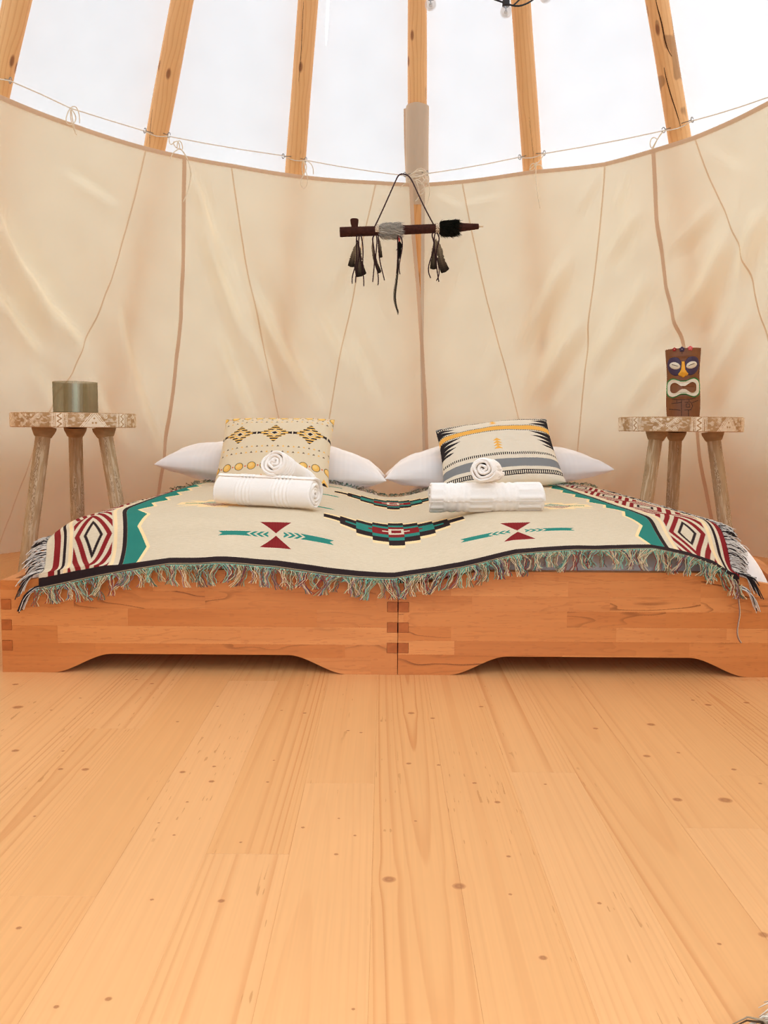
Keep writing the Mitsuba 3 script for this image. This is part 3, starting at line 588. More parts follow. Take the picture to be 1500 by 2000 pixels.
for (o, X, Y, w, h, th, sd), lab in (((( -.455, 3.33, .382), (1, .0, -.065), (.0, 1, -.03), .93, .52, .265, 1), 'white pillow under the cushion with yellow discs'),
                                     (((.468, 3.37, .380), (1, .0, .047), (-.02, 1, -.03), .93, .52, .255, 4), 'white pillow under the cushion with the yellow band')):
    k = thing('pillow', lab, 'pillow', 'white bed pillows'); m, uv = pillow(w, h, th, seed=sd, wr=.012, flat=.5)
    scene[k] = mikit.ply(place(m, axes(o, X, Y)), 'm_linen', True, uv=uv)
def ell(a, b, ra, rb, s=.1): return 1 - smoothstep(1 - s, 1 + s, dr.sqrt(dr.square(a / ra) + dr.square(b / rb)))
def dots_cushion(p, n, uv):
    u, v = uv.x - 2 * dr.floor(uv.x / 2), uv.y
    cream, yel, blk, org = C(231, 214, 184), C(242, 190, 98), C(46, 36, 36), C(214, 122, 88)
    c = cream
    for v0 in (.245, .955, .045 - 1):
        uu = (frac(u * 9 + .5) - .5) / 9; d = ell(uu, v - v0, .034, .038)
        c = mix(c, blk, ell(uu, v - v0, .039, .043)); c = mix(c, yel, d); c = mix(c, C(252, 222, 150), d * ell(uu + .008, v - v0 - .008, .02, .02, .5) * .6)
        c = mix(c, org, ell((frac(u * 9) - .5) / 9, v - v0, .008, .009))
    for v0, col, col2 in ((.40, yel, C(110, 90, 70)), (.47, C(110, 90, 70), yel), (.845, yel, C(110, 90, 70)), (.895, C(110, 90, 70), yel)):
        t = tri(u * 22); alt = frac(dr.floor(u * 22 + .5) * .5) < .3
        c = mix(c, dr.select(alt, col, col2), smoothstep(.40, .5, t - (v - v0 + .010) / .020 * .55) * smoothstep(-.001, .001, v - v0 + .009) * (1 - smoothstep(.009, .011, v - v0)))
    uc = (frac((u - .5) / .315 + .5) - .5) * .315; a, b = dr.abs(uc), dr.abs(v - .655)          # three stepped diamonds
    far = dr.abs(u - .5) < .47; bs = b + .012 * (frac(a / .034) - .5); m = a / .150 + b / .125
    ms = a / .150 + (b + .030 * (1 - frac(a / .032)) * smoothstep(.02, .05, a)) / .135
    inr = dr.select(far, 1.0, 0.0); bar = frac(b / .034 + .15)
    c = mix(c, blk, (1 - smoothstep(.97, 1.0, ms)) * smoothstep(.50, .53, m) * band(bar, .52, .98, .03) * inr)
    c = mix(c, yel, (1 - smoothstep(.90, .93, ms - .10 * bar)) * smoothstep(.50, .53, m) * band(bar, .02, .52, .03) * inr)
    c = mix(c, cream, (1 - smoothstep(.50, .53, m))); c = mix(c, yel, band(m, .30, .44, .02)); c = mix(c, blk, 1 - smoothstep(.16, .18, m))
    c = mix(c, blk, band(a, .118, .152, .003) * (1 - smoothstep(.008, .012, dr.abs(b - (a - .12) * .3))))
    for v0, s in ((.075, 1.0), (.0, -1.0)):                                                    # zigzag rows at the lower edge
        t = tri(u * 13 + .5 * (v0 > .01)); h = (v - v0) / .075
        c = mix(c, mix(org, yel, smoothstep(.3, .7, tri(u * 3))), smoothstep(-.03, .03, t - h) * band(h, 0, 1, .02)); c = mix(c, blk, smoothstep(-.03, .03, t - h * 1.6 - .25) * band(h, 0, .62, .02))
    return c * (.97 + .04 * noise(u * 500, v * 500))
def band_cushion(p, n, uv):
    u, v = uv.x - 2 * dr.floor(uv.x / 2), uv.y
    cream, yel, blk, gry = C(233, 222, 202), C(243, 182, 88), C(40, 34, 36), C(134, 136, 138)
    c = cream; e = dr.minimum(u, 1 - u)
    w = .5 - .5 * frac(dr.abs(v - .715) / .062)                                                # feathers pointing inwards from both sides
    row = dr.floor(dr.abs(v - .715) / .068); ln = .235 - .028 * row * (v < .715) - .045 * row * (v > .715) + .08 * cell_rand(row, 3) * .3
    fin = frac(dr.abs(v - .715) / .068); c = mix(c, blk, (1 - smoothstep(-.003, .003, e - ln * (1 - fin * .85))) * (dr.abs(v - .715) < .30) * smoothstep(.0, .01, ln))
    c = mix(c, cream, band(dr.abs(v - .715), .040, .056, .002)); c = mix(c, blk, band(dr.abs(v - .715), .040, .056, .002) * smoothstep(.45, .5, frac(u * 62)))
    c = mix(c, yel, 1 - smoothstep(.039, .041, dr.abs(v - .715)))
    for v0, s in ((.30, 1.0), (.075, 1.0), (.925, 1.0)):
        b = dr.abs(v - v0); c = mix(c, blk, (1 - smoothstep(.0215, .0235, b)) * (1.0 if v0 < .2 or v0 > .9 else 0.0)); c = mix(c, dr.select(mi.Bool(v0 < .2 or v0 > .9), cream, blk), (1 - smoothstep(.015, .017, b)) * smoothstep(.45, .55, frac(u * 58)))
    c = mix(c, gry, band(v, .135, .235, .003)); c = mix(c, gry, band(v, .96, 1.0, .003))
    for k in range(4): h = (v - (.365 + .040 * k)) / .042; c = mix(c, yel, smoothstep(-.002, .002, .036 * (1 - h) - dr.abs(u - .5)) * band(h, 0, 1, .03))
    for k in range(3): h = (v - (.815 + .030 * k)) / .034; c = mix(c, yel, smoothstep(-.002, .002, .032 * (1 - h) - dr.abs(u - .5)) * band(h, 0, 1, .03))
    return c * (.97 + .04 * noise(u * 500, v * 500))
mat('m_dots', dots_cushion, .85, specular=.15); mat('m_band', band_cushion, .85, specular=.15)
for o, X, Y, w, h, th, ma, lab, sd in (((-.422, 2.985, .459), (1, -.02, .005), (0, .68, .74), .44, .385, .15, 'm_dots', 'square cream cushion with rows of yellow discs and three black and yellow diamonds', 11),
                                       ((.452, 3.08, .466), (1, -.05, .11), (-.12, .80, .56), .465, .41, .15, 'm_band', 'square cream cushion with a curved yellow band and black feather marks', 15)):
    k = thing('cushion', lab, 'cushion'); m, uv = pillow(w, h, th, n=100, pinch=.045, pw=.40, wr=.006, seed=sd, flat=.2)
    M = axes(o, X, Y); scene[k] = mikit.ply(place(m, M), ma, True, uv=uv)
bumped('m_towel', lambda p, n, uv: C(246, 240, 233) * (.97 + .04 * noise(p.x * 400, p.y * 400, p.z * 400)), lambda p, n, uv: noise(p.x * 520, p.y * 520, p.z * 520), .0012, .95, 3e-4, specular=.05, sheen=.5)
def towel(r1, r0, turns, L, ribs, seed=0, start=0.0, squash=.93, flare=0.0):   # a rolled sheet, axis along z from 0 to L
    n, m = 150, 190; th = np.linspace(0, turns * 2 * np.pi, n); pitch = (r1 - r0) / turns; hw = pitch * .44
    rr = r0 + (r1 - r0) * th / th[-1] - hw + .0030 * (meshkit.noise(np.stack([th * 1.3, 0 * th, 0 * th + seed], -1), seed) - .5) * 2 * np.sin(np.linspace(0, np.pi, n)) ** .3
    zz = L / 2 * (.75 * np.linspace(-1, 1, m) + .25 * np.sin(np.linspace(-np.pi / 2, np.pi / 2, m))); dE = L / 2 - np.abs(zz); tk = np.sqrt(np.clip(1 - (1 - np.clip(dE / .006, 0, 1)) ** 2, 0, 1))
    te = np.sqrt(np.clip(1 - (1 - np.clip(np.minimum(th, th[-1] - th) * .03 / .005, 0, 1)) ** 2, 0, 1))
    rows = []
    for side in (1, -1):
        idx = range(n) if side == 1 else range(n - 1, -1, -1)
        for i in idx:
            T_ = th[i] + start; rad = rr[i] + side * hw * tk * te[i]
            if side == 1 and i > n * (1 - 1.05 / turns): rad = rad + ribs(zz, th[i])
            fl = 1 + flare * (zz / L + .5)
            rows.append(np.stack([rad * fl * np.cos(T_), squash * rad * fl * np.sin(T_), zz + .004 * (meshkit.noise(np.array([th[i] * .8, 2.0, seed])) - .5) * 2 * (zz / (L / 2))], -1))
    rows.append(rows[0]); return grid(np.array(rows))
def ribA(z, t): g = np.clip(np.sin((z + .2) * 2 * np.pi / .115) * 3, 0, 1); return .0020 * np.sin(z * 2 * np.pi / .0115) * g
def ribB(z, t): g = np.clip(np.sin((z + .05) * 2 * np.pi / .13) * 4, 0, 1); return .0032 * math.sin(t * 24) * g + .0012 * np.sin(z * 2 * np.pi / .02) * (1 - g)
# the two lower rolls lie on the blanket, the short ones on top of them
TW = [((-.325, 2.125), (1, -.36, -.012), .30, .0485, .008, 4.2, ribA, 'white towel rolled up, lower left one, its spiral end facing right', 1, .6),
      ((.277, 2.085), (1, .03, .012), .305, .0475, .008, 4.2, ribB, 'white towel rolled up, lower right one, ribbed along its side', 2, 2.0)]
LOW = []
for (x, y), dv, L, r1, r0, tn, rb, lab, sd, st in TW:
    z = np.mean([zb(x + q * L / 2 * unit(dv)[0], y + q * L / 2 * unit(dv)[1]) for q in (-.8, 0, .8)]) + r1 * .93 + .001
    k = thing('towel', lab, 'towel', 'rolled white towels'); Z = unit(dv); X = unit(np.cross([0, 0, 1.0], Z)); Y = np.cross(Z, X)
    scene[k] = mikit.ply(place(towel(r1, r0, tn, L, rb, sd, st), frame(X, Y, Z, (x, y, z))), 'm_towel', True); LOW.append((x, y, z, r1))
TU = [((-.268, 2.20), (-.42, -1, .42), .20, .042, .007, 3.6, ribA, 'short rolled white towel lying across the lower left towel, spiral end in front', 5, 1.2, 0),
      ((.282, 2.10), (-.30, -1, .08), .155, .0385, .006, 3.6, ribB, 'short rolled white towel lying across the lower right towel, spiral end in front', 6, 2.4, -.2)]
for j, ((x, y), dv, L, r1, r0, tn, rb, lab, sd, st, fl) in enumerate(TU):
    z = LOW[j][2] + LOW[j][3] * .93 + r1 * (.86 if j else .02); k = thing('towel', lab, 'towel', 'rolled white towels'); Z = unit(dv); X = unit(np.cross([0, 0, 1.0], Z)); Y = np.cross(Z, X)
    scene[k] = mikit.ply(place(towel(r1, r0, tn, L, rb, sd, st), frame(X, Y, Z, (x, y, z))), 'm_towel', True)

# ---------------------------------------------------------------- side tables with carved tops
TD, ZT0, ZT1 = 2.85, .5655, .6175
def carve(p, n, uv):
    u, v = uv.x, uv.y                                            # u metres round the rim, v 0..1 up it; 60 degrees = SEC metres
    SEC = .2165 * math.pi / 3; s = u / SEC; cell = dr.floor(s + .5); x = (s - cell) * SEC; y = (v - .5) * .053
    brown = mix(C(196, 160, 118), C(168, 130, 90), fbm(u * 60, v * 3 + u * 9)); white = C(246, 232, 210)
    wash = smoothstep(.46, .70, fbm(u * 90, v * 9, 3.0)) * .50
    c = mix(brown, white, wash)
    ax = dr.abs(x); ln = lambda d, w=.0013: 1 - smoothstep(w * .7, w * 1.2, dr.abs(d))
    col = 1 - smoothstep(.0155, .0160, ax); c = mix(c, white, col * .95)
    wav = .0055 * dr.sin(y * 330); c = mix(c, brown, col * (1 - smoothstep(.0028, .0036, dr.abs(x - wav))) + col * ln(ax - .0125, .0011))
    k = ln(ax - .0215) + ln(ax - .026, .0010)
    alt = frac(dr.floor(s) * .5) < .3; X2 = (s - dr.floor(s) - .5) * SEC; a2 = dr.abs(X2)
    inside = smoothstep(.027, .0275, ax)
    peak = ln(a2 * .78 - (.024 - y) * .62 - .002, .0016) + ln(a2 * .78 - (.024 - y) * .62 - .0075, .0012)
    cross = ln(a2 * .72 - dr.abs(y + .004) * .9 - .004, .0014) + ln(a2 * .72 - dr.abs(y + .004) * .9 - .0085, .001)
    k = k + inside * dr.select(alt, peak, cross)
    tr = inside * dr.select(alt, 1.0, 0.0) * smoothstep(0, .001, (.024 - y) * .62 - a2 * .78 - .001); c = mix(c, white, tr * .75)
    c = mix(c, brown, tr * (1 - smoothstep(.0034, .0042, dr.sqrt(dr.square(dr.abs(X2) - .0055) + dr.square(y + .010)))) + tr * (1 - smoothstep(.003, .0038, dr.sqrt(dr.square(X2) + dr.square(y - .006)))))
    for cx, cy, r, f in ((.040, .012, .0082, 1.0), (.034, -.013, .0066, -1.0), (.012, .017, .0050, 1.0)):
        dx, dy = a2 - cx, y - cy; rad = dr.sqrt(dx * dx + dy * dy); an = dr.atan2(dy * f, dx)
        sp = ln(frac(rad / (r * .55) - an / (2 * math.pi)) * (r * .55) - r * .27, .0012) * (1 - smoothstep(r, r * 1.1, rad)); k = k + inside * sp * (dr.select(alt, 0.0, 1.0) if cx < .02 else 1.0)
    c = mix(c, white, dr.clip(k, 0, 1) * .95)
    return mix(C(190, 152, 114), c, smoothstep(.02, .05, v) * (1 - smoothstep(.95, .98, v)))
mat('m_carved', carve, .75, specular=.2)
mat('m_tabletop', lambda p, n, uv: mix(C(206, 176, 142), C(176, 138, 100), fbm(p.x * 8, p.y * 60)), .7)
def leg_col(p, n, uv):
    u, v = uv.x, uv.y
    c = mix(C(198, 172, 136), C(166, 136, 100), fbm(u * 16, v * 9)); c = mix(c, C(214, 196, 166), .75 * smoothstep(.5, .75, fbm(u * 30, v * 12, 4.0)))
    worn = smoothstep(.56, .70, fbm(u * 9 + 3, v * 5)); c = mix(c, mix(C(110, 76, 46), C(226, 214, 190), smoothstep(.45, .6, noise(u * 130, v * 130))), worn * .4)
    return c * (.92 + .12 * noise(u * 90, v * 14))
mat('m_leg', leg_col, .7, specular=.2); mat('m_collar', lambda p, n, uv: mix(C(186, 156, 118), C(140, 108, 74), fbm(p.x * 30, p.y * 30, p.z * 60)), .7, specular=.2)
def top_z(kk): return .573 + (ZT0 - .573) * kk, .573 + (ZT1 - .573) * kk
def side_table(px, rot, angs, splay, lab, kk=1.0):
    td, rr, ra, splay = TD * kk, .2165 * kk, .115 * kk, splay * kk; ZT0, ZT1 = top_z(kk)
    c = at_y(px, 835, td); o = np.array([c[0], td, 0]); k = thing('side_table', lab, 'table', 'round carved side tables')
    g = np.linspace(0, 2 * np.pi, 145); V = []
    prof = [(rr - .004, ZT0), (rr, ZT0 + .003), (rr, ZT1 - .003), (rr - .004, ZT1)]
    for r, z in prof: V.append(np.stack([o[0] + r * np.sin(g), o[1] - r * np.cos(g), 0 * g + z], -1))
    uv = np.stack([np.broadcast_to((g + rot) * .2165, (4, 145)), np.repeat(np.array([0, .05, .95, 1.0])[:, None], 145, 1)], -1).reshape(-1, 2)
    put(k + '__top__rim', grid(np.array(V)), 'm_carved', True, uv=uv, label='rim carved with whitewashed scrolls, zigzags and wavy columns')
    d = [trimesh.creation.cylinder(rr - .004, .002, sections=72) for _ in (0, 1)]
    d[0].apply_translation([o[0], o[1], ZT1 - .001]); d[1].apply_translation([o[0], o[1], ZT0 + .001]); put(k + '__top__board', cat(d), 'm_tabletop')
    for j, a in enumerate(angs):
        D = np.array([math.cos(a), math.sin(a), 0]); top = o + D * ra + [0, 0, ZT0 + .001]; bot = o + D * (ra + splay) + [0, 0, .001]
        ax = unit(top - bot); L = np.linalg.norm(top - bot); X = unit(np.cross([0, 1.0, 0], ax)); Y = np.cross(ax, X)
        pr = np.array([(.0, 0), (.0225, 0), (.0248, .004), (.0252, .05), (.0255, L * .5), (.0255, L - .02)])
        kl = k + '__leg' + (f'_{j:03d}' if j else '')
        m = lathe(pr, 36); v = m.vertices.copy(); uv = np.stack([np.arctan2(v[:, 1], v[:, 0]) * .026 * 6 + j * 4 + px, v[:, 2] * 1.6 + j], 1)
        q = lathe([(.024, L - .036), (.0275, L - .0365), (.030, L - .034), (.0405, L - .011), (.0415, L - .004), (.0415, L), (.02, L)], 36); q.apply_transform(frame(X, Y, ax, bot)); put(kl + '__collar', q, 'm_collar', 30)
        m.apply_transform(frame(X, Y, ax, bot)); put(kl, m, 'm_leg', True, uv=uv)
    return k, o
rad = math.radians
TL = side_table(146, rad(-9), [rad(230), rad(-8), rad(111)], .09, 'left round side table with a carved whitewashed top, under the smoky glass cylinder')
TR = side_table(1327, rad(4), [rad(208), rad(-32), rad(75)], .085, 'right round side table with a carved whitewashed top, under the painted wooden mask', 1.08)
# the smoky glass cylinder
scene['m_smoke'] = {'type': 'blendbsdf', 'weight': .20, 'a': {'type': 'thindielectric', 'int_ior': 1.5, 'specular_transmittance': rgb(216, 213, 200), 'specular_reflectance': rgb(255, 250, 240)},
                    'b': {'type': 'twosided', 'bsdf': {'type': 'roughconductor', 'alpha': .03, 'specular_reflectance': rgb(150, 142, 124)}}}
k = thing('glass_cylinder', 'smoky mirrored glass candle cylinder standing on the left side table', 'candle holder')
c = at_y(148, 800, TD - .03); zt = at_y(148, 745, TD - .10)[2]; g0 = (c[0], TD - .03, 0)
m = lathe([(.0765, ZT1 + .0015), (.0765, zt)], 72); m.apply_translation(g0); put(k + '__outer_glass', m, 'm_smoke', True)
m = lathe([(.0765, zt), (.0768, zt + .0012), (.0745, zt + .0012), (.0745, zt)], 72); m.apply_translation(g0); mat('m_glassedge', rgb(150, 132, 104), .2); put(k + '__lip', m, 'm_glassedge', True)
scene['m_mirror'] = {'type': 'twosided', 'bsdf': {'type': 'roughconductor', 'alpha': .04, 'specular_reflectance': rgb(225, 220, 205)}}
m = lathe([(.0, ZT1 + .004), (.041, ZT1 + .004), (.041, zt - .006), (.0395, zt - .006), (.0395, ZT1 + .008), (0, ZT1 + .008)], 60); m.apply_translation(g0); put(k + '__inner_cylinder', m, 'm_mirror', 40, label='mirrored inner cylinder')
m = lathe([(0, ZT1 + .0005), (.0755, ZT1 + .0005), (.0755, ZT1 + .0035), (0, ZT1 + .0035)], 60); m.apply_translation(g0); put(k + '__base', m, 'm_glassedge', 40)

# ---------------------------------------------------------------- the painted mask on the right table
def mask_wood(p, n, uv): return mix(C(142, 86, 44), C(108, 62, 30), fbm(p.x * 30, p.y * 30, p.z * 9)) * (.9 + .15 * noise(p.x * 260, p.y * 260, p.z * 40))
mat('m_mask', mask_wood, .4)
for nm, col in (('m_purple', (62, 44, 72)), ('m_eye', (226, 216, 196)), ('m_yellow', (240, 172, 54)), ('m_green', (44, 128, 62)), ('m_red', (160, 34, 28)), ('m_pink', (222, 98, 104)), ('m_carve', (66, 36, 18))):
    mat(nm, rgb(*col), .4)
KM = 1.08; mc = at_y(1334, 817, TD * KM - .02); MH = .250; YAW = rad(-20)
MM = frame([math.cos(YAW), math.sin(YAW), 0], [-math.sin(YAW), math.cos(YAW), 0], [0, 0, 1.0], (mc[0], TD * KM - .02, top_z(KM)[1] + .0004))
MM[:3, :3] = MM[:3, :3] @ trimesh.transformations.rotation_matrix(rad(-2.0), [0, 1, 0])[:3, :3] @ trimesh.transformations.rotation_matrix(rad(-3), [1, 0, 0])[:3, :3]
def hw(z): return .0560 + .0035 * (z / MH) + .002 * np.sin(z * 30)
def front(x, z): return -.036 * np.sqrt(np.maximum(1 - (x / (hw(z) * 1.06)) ** 2, 0)) + .004 * np.exp(-((z - .092) / .03) ** 2) * 0 - .004 * np.exp(-((z - .03) / .03) ** 2) * 0
def onmask(poly, base, h, seg=.0035, round_=.002):              # a raised shape laid on the curved front
    from shapely import segmentize
    V, Fs, o = [], [], 0
    for g in getattr(poly, 'geoms', [poly]):
        g = segmentize(g, seg); x0, z0, x1, z1 = g.bounds
        m = trimesh.creation.extrude_polygon(g, 1.0, engine='earcut'); m = m.subdivide_to_size(.012, max_iter=4) if False else m
        inner = []
        vs = m.vertices; top = vs[:, 2] > .5
        x, z = vs[:, 0], vs[:, 1]; y = front(x, z) - np.where(top, base + h, base - .006)
        V.append(np.stack([x, y, z], 1)); Fs.append(m.faces[:, ::-1] + o); o += len(x)
    return TM(np.vstack(V), np.vstack(Fs))
def dome(cx, cz, rx, rz, h, ang=0.0, base=0.0, n=14, e=.6, w=1.0):                                  # a rounded ellipse on the front
    r, t = np.meshgrid(np.linspace(0, 1, n), np.linspace(0, 2 * np.pi, 41), indexing='ij'); X, Z = rx * r * np.cos(t), rz * r * np.sin(t) * (1 - .25 * w * 0)
    x, z = cx + X * math.cos(ang) - Z * math.sin(ang), cz + X * math.sin(ang) + Z * math.cos(ang)
    return grid(np.stack([x, front(x, z) - base - h * (1 - r ** 2) ** e + .004 * (r > .99), z], -1))
MM[:3, :3] *= 1.07
def mput(key, m, b, sm=40, **kw): m.apply_transform(MM); put(key, m, b, sm, **kw)
K = thing('mask', 'carved wooden mask with purple eye sockets, yellow nose and wide white mouth', 'mask')
Z = np.linspace(0, MH, 50); V = []
for z in Z:
    x = np.sin(np.linspace(-np.pi / 2, np.pi / 2, 44)) * hw(z); y = front(x, z)
    y = y - .003 * np.exp(-((z - .075) / .006) ** 2) - .0025 * np.exp(-((z - .222) / .006) ** 2) * (np.abs(x) < .05)
    V.append(np.r_[np.stack([x, y, 0 * x + z], 1), [[hw(z), .020, z], [hw(z) * .8, .024, z], [-hw(z) * .8, .024, z], [-hw(z), .020, z]], [[x[0], y[0], z]]])
V = np.array(V); b = grid(V); c0, c1 = V[0].mean(0), V[-1].mean(0); nb = V.shape[1]
b = TM(np.vstack([b.vertices, c0, c1]), np.vstack([b.faces, [(j, j + 1, 50 * nb) for j in range(nb - 1)], [(49 * nb + j + 1, 49 * nb + j, 50 * nb + 1) for j in range(nb - 1)]]))
mput(K + '__body', b, 'm_mask')
for s in (-1, 1):
    mput(K + '__eye_socket', dome(s * .0285, .186, .0268, .0385, .004, s * -.25), 'm_purple')
    kk = K + '__eye'; n0 = num(kk) if kk in scene else kk
    mput(n0, dome(s * .0285, .187, .0205, .0135, .0065, s * .38, .002), 'm_eye')
    mput(n0 + '__slit', dome(s * .0285, .188, .0135, .0012, .003, s * .38, .0075), 'm_carve')
nz = []
for z, w, h in ((.201, .0055, .004), (.190, .0062, .010), (.172, .0075, .015), (.162, .013, .018), (.156, .0185, .014), (.151, .016, .010), (.146, .006, .012), (.1425, .002, .004)):
    t = np.linspace(0, np.pi, 15); nz.append(np.stack([-w * np.cos(t), front(-w * np.cos(t), z) + .003 - (h + .003) * np.sin(t) ** .7, 0 * t + z], -1))
mput(K + '__nose', grid(np.array(nz)), 'm_yellow', True)
def bow(w, h1, h0, z0, lift): # bow-tie shaped mouth outline
    t = np.linspace(0, 2 * np.pi, 90, endpoint=False); x = w * np.sign(np.cos(t)) * np.abs(np.cos(t)) ** .55; k = np.clip(np.abs(x) / w, 0, 1)
    hh = h0 + (h1 - h0) * smooth_step(0, .75, k); return Polygon(np.stack([x, z0 + hh * np.sign(np.sin(t)) * np.abs(np.sin(t)) ** .55 + lift * (1 - k ** 2) * 0], 1)).buffer(0)
lip, teeth, gap = bow(.0575, .0390, .0240, .1055, 0), bow(.0545, .0345, .0205, .1055, 0), bow(.0445, .0215, .0035, .1055, 0)
mput(K + '__lips', onmask(lip.difference(teeth.buffer(-.003)), 0, .0035), 'm_green', False); mput(K + '__teeth', onmask(teeth.difference(gap), .0035, .003), 'm_eye', False)
mput(K + '__mouth', onmask(gap.buffer(.001), .0012, .0026), 'm_mask', False)
for cx, cz, r, b in ((-.030, .2475, .0072, 'm_red'), (-.004, .2455, .0098, 'm_purple'), (.024, .248, .0088, 'm_pink')):
    ms = [dome(cx + r * .6 * math.cos(a), cz + r * .6 * math.sin(a), r * .48, r * .48, .003, 0, .0006, 6) for a in np.linspace(.3, 2 * np.pi + .3, 5, endpoint=False)] + [dome(cx, cz, r * .5, r * .5, .003, 0, .001, 6)]
    n0 = num(K + '__flower') if K + '__flower' in scene else K + '__flower'
    mput(n0, cat(ms), b, True); mput(n0 + '__centre', dome(cx, cz, .0019, .0019, .0022, 0, .0032, 6), 'm_eye', True)
for px_ in ([(-.006, .063), (-.006, .0)], [(.018, .024), (.018, .0)], [(-.04, .050), (-.006, .052)], [(.004, .052), (.026, .052), (.032, .038), (.026, .024), (.004, .024)], [(.010, .046), (.022, .046), (.022, .034), (.010, .034), (.010, .046)], [(-.022, .063), (-.022, .053)],
            [(.02, .063), (.02, .054)], [(-.048, .030), (-.010, .024)], [(.03, .05), (.05, .058)], [(-.052, .072), (-.03, .064), (0, .062), (.03, .064), (.052, .072)], [(-.03, .215), (-.004, .222), (.022, .214)], [(-.004, .236), (-.004, .222)], [(.05, .205), (.056, .18), (.052, .155)]):
    P = poly(np.array(px_), .003); put_ = tube(np.stack([P[:, 0], front(P[:, 0], P[:, 1]) - .0002, P[:, 1]], 1), .0010, 5); mput(K + '__carved_line', put_, 'm_carve', True)

# ---------------------------------------------------------------- the feathered pipe hanging from the middle pole
YP = 3.50
def pp(cx, cy, y=YP): return at_y(640 + cx / 4.6875, 320 + cy / 4.6875, y)
scene['m_wrap'] = {'type': 'twosided', 'bsdf': {'type': 'bumpmap', 'arbitrary': proc(lambda p, n, uv: .5 + .5 * dr.sin((p.x * 520) + 3 * noise(p.x * 60, p.z * 200)), 4e-4), 'scale': .001, 'nested':
                   {'type': 'principled', 'base_color': proc(lambda p, n, uv: mix(C(78, 42, 32), C(54, 28, 22), noise(p.x * 160, p.z * 160, p.y * 160))), 'roughness': .8, 'specular': .15}}}
mat('m_cord', rgb(58, 34, 34), .7); mat('m_bead', lambda p, n, uv: mix(C(222, 204, 176), C(110, 64, 44), smoothstep(.62, .66, noise(p.x * 330, p.y * 330, p.z * 330))), .4); mat('m_redbead', rgb(206, 40, 30), .4); mat('m_tip', rgb(232, 214, 184), .6)
K = thing('ceremonial_pipe', 'dark wrapped pipe with fur, feathers and leather strips hanging from the middle pole', 'wall hanging')
A0, A1, A2, A3 = pp(112, 625), pp(640, 608), pp(1195, 583), pp(1382, 573)
put(K + '__stem', tube(np.array([A0 - [.0, 0, 0], A0 + unit(A1 - A0) * .002, A1, A2, A2 + (A3 - A2) * .98, A3]), np.array([.0205, .0215, .0200, .0195, .0115, .010]), 20), 'm_wrap', 50)
put(K + '__bowl', tube(np.array([pp(250, 612), pp(247, 570), pp(245, 540), pp(244, 512), pp(244, 506)]), np.array([.0135, .0145, .0175, .0185, .016]), 18), 'm_wrap', 50)
put(K + '__mouthpiece', tube(np.array([A3, pp(1425, 570)]), .0048, 10), 'm_tip', 50, label='pale wooden mouthpiece')
for cx in (453, 1005):
    a = pp(cx, 605 if cx < 700 else 590); put(K + '__bead_band', tube(np.array([a - [.009, 0, 0], a - [.008, 0, 0], a + [.008, 0, 0], a + [.009, 0, 0]]), np.array([.0205, .0228, .0228, .0205]), 20), 'm_bead', 40, label='beaded band')
put(K + '__cord', tube(spline([pp(428, 580, YP - .016), pp(520, 385, YP - .02), pp(600, 205, YP), pp(632, 135, YP + .02), pp(668, 95, YP + .035), pp(715, 98, YP + .035), pp(752, 125, YP + .02), pp(800, 215, YP), pp(890, 405, YP - .02), pp(972, 560, YP - .016)], 60), .0030, 8), 'm_cord', True, label='dark hanging cord')
def fur(x0, x1, n, cols, L, key, lab, sl):
    it = []
    for q in range(n):
        f = rng.random(); a = A1 + (A2 - A1) * ((x0 + (x1 - x0) * f - 640) / 555) if x0 > 640 else A0 + (A1 - A0) * ((x0 + (x1 - x0) * f - 112) / 528)
        g = rng.uniform(0, 2 * np.pi); dn = np.array([0, math.cos(g), math.sin(g)]); l = L * rng.uniform(.35, 1.25); fl = rng.uniform(.2, 1.3)
        p0 = a + dn * .019; p1 = p0 + dn * .011 * fl + np.array([l * .45 * sl, 0, 0]); p2 = p0 + dn * .014 * fl + np.array([l * sl, rng.normal(0, .003), -.004 + rng.normal(0, .003)])
        it.append((spline([p0, p1, p2], 5), np.array([.0011, .0011, .0009, .0007, .0003]), lin(*cols[rng.integers(len(cols))]) * rng.uniform(.8, 1.1)))
    strands(it, key, kind='stuff', label=lab)
fur(460, 625, 1500, [(214, 208, 198), (190, 184, 174), (232, 226, 216), (160, 154, 146)], .038, K + '__white_fur', 'tuft of white and grey fur', 1)
fur(1018, 1165, 1500, [(34, 32, 28), (48, 44, 36), (26, 30, 26)], .030, K + '__black_fur', 'tuft of black fur', 1)
diffuse('m_strip', rgb(58, 38, 40))
STR = [[(268, 650), (264, 745), (262, 900), (240, 980), (225, 1095)], [(290, 650), (286, 760), (300, 860), (318, 960), (330, 1120)], [(304, 655), (318, 720), (322, 880), (326, 1000)], [(270, 700), (284, 860), (262, 1000), (255, 1088)],
       [(430, 650), (415, 672), (418, 740), (424, 960), (412, 1080)], [(445, 650), (450, 740), (440, 860), (452, 960), (460, 1110)], [(462, 650), (466, 760), (480, 900), (500, 985), (520, 1066)],
       [(640, 650), (642, 740), (640, 850), (634, 1000)], [(655, 640), (680, 700), (672, 830), (662, 1010)],
       [(972, 625), (958, 640), (968, 700), (950, 850), (943, 1045)], [(985, 630), (975, 760), (990, 880), (1000, 960), (1018, 1080)], [(998, 630), (1020, 690), (995, 800), (1012, 920), (1020, 1000), (995, 1070)]]
for i, s in enumerate(STR):
    y = YP - .012 - .004 * (i % 3); P = spline([pp(*q, y) for q in s], 30); put(K + '__leather_strip', tube(P, np.linspace(.0030, .0024, 30), 6), 'm_strip', True)
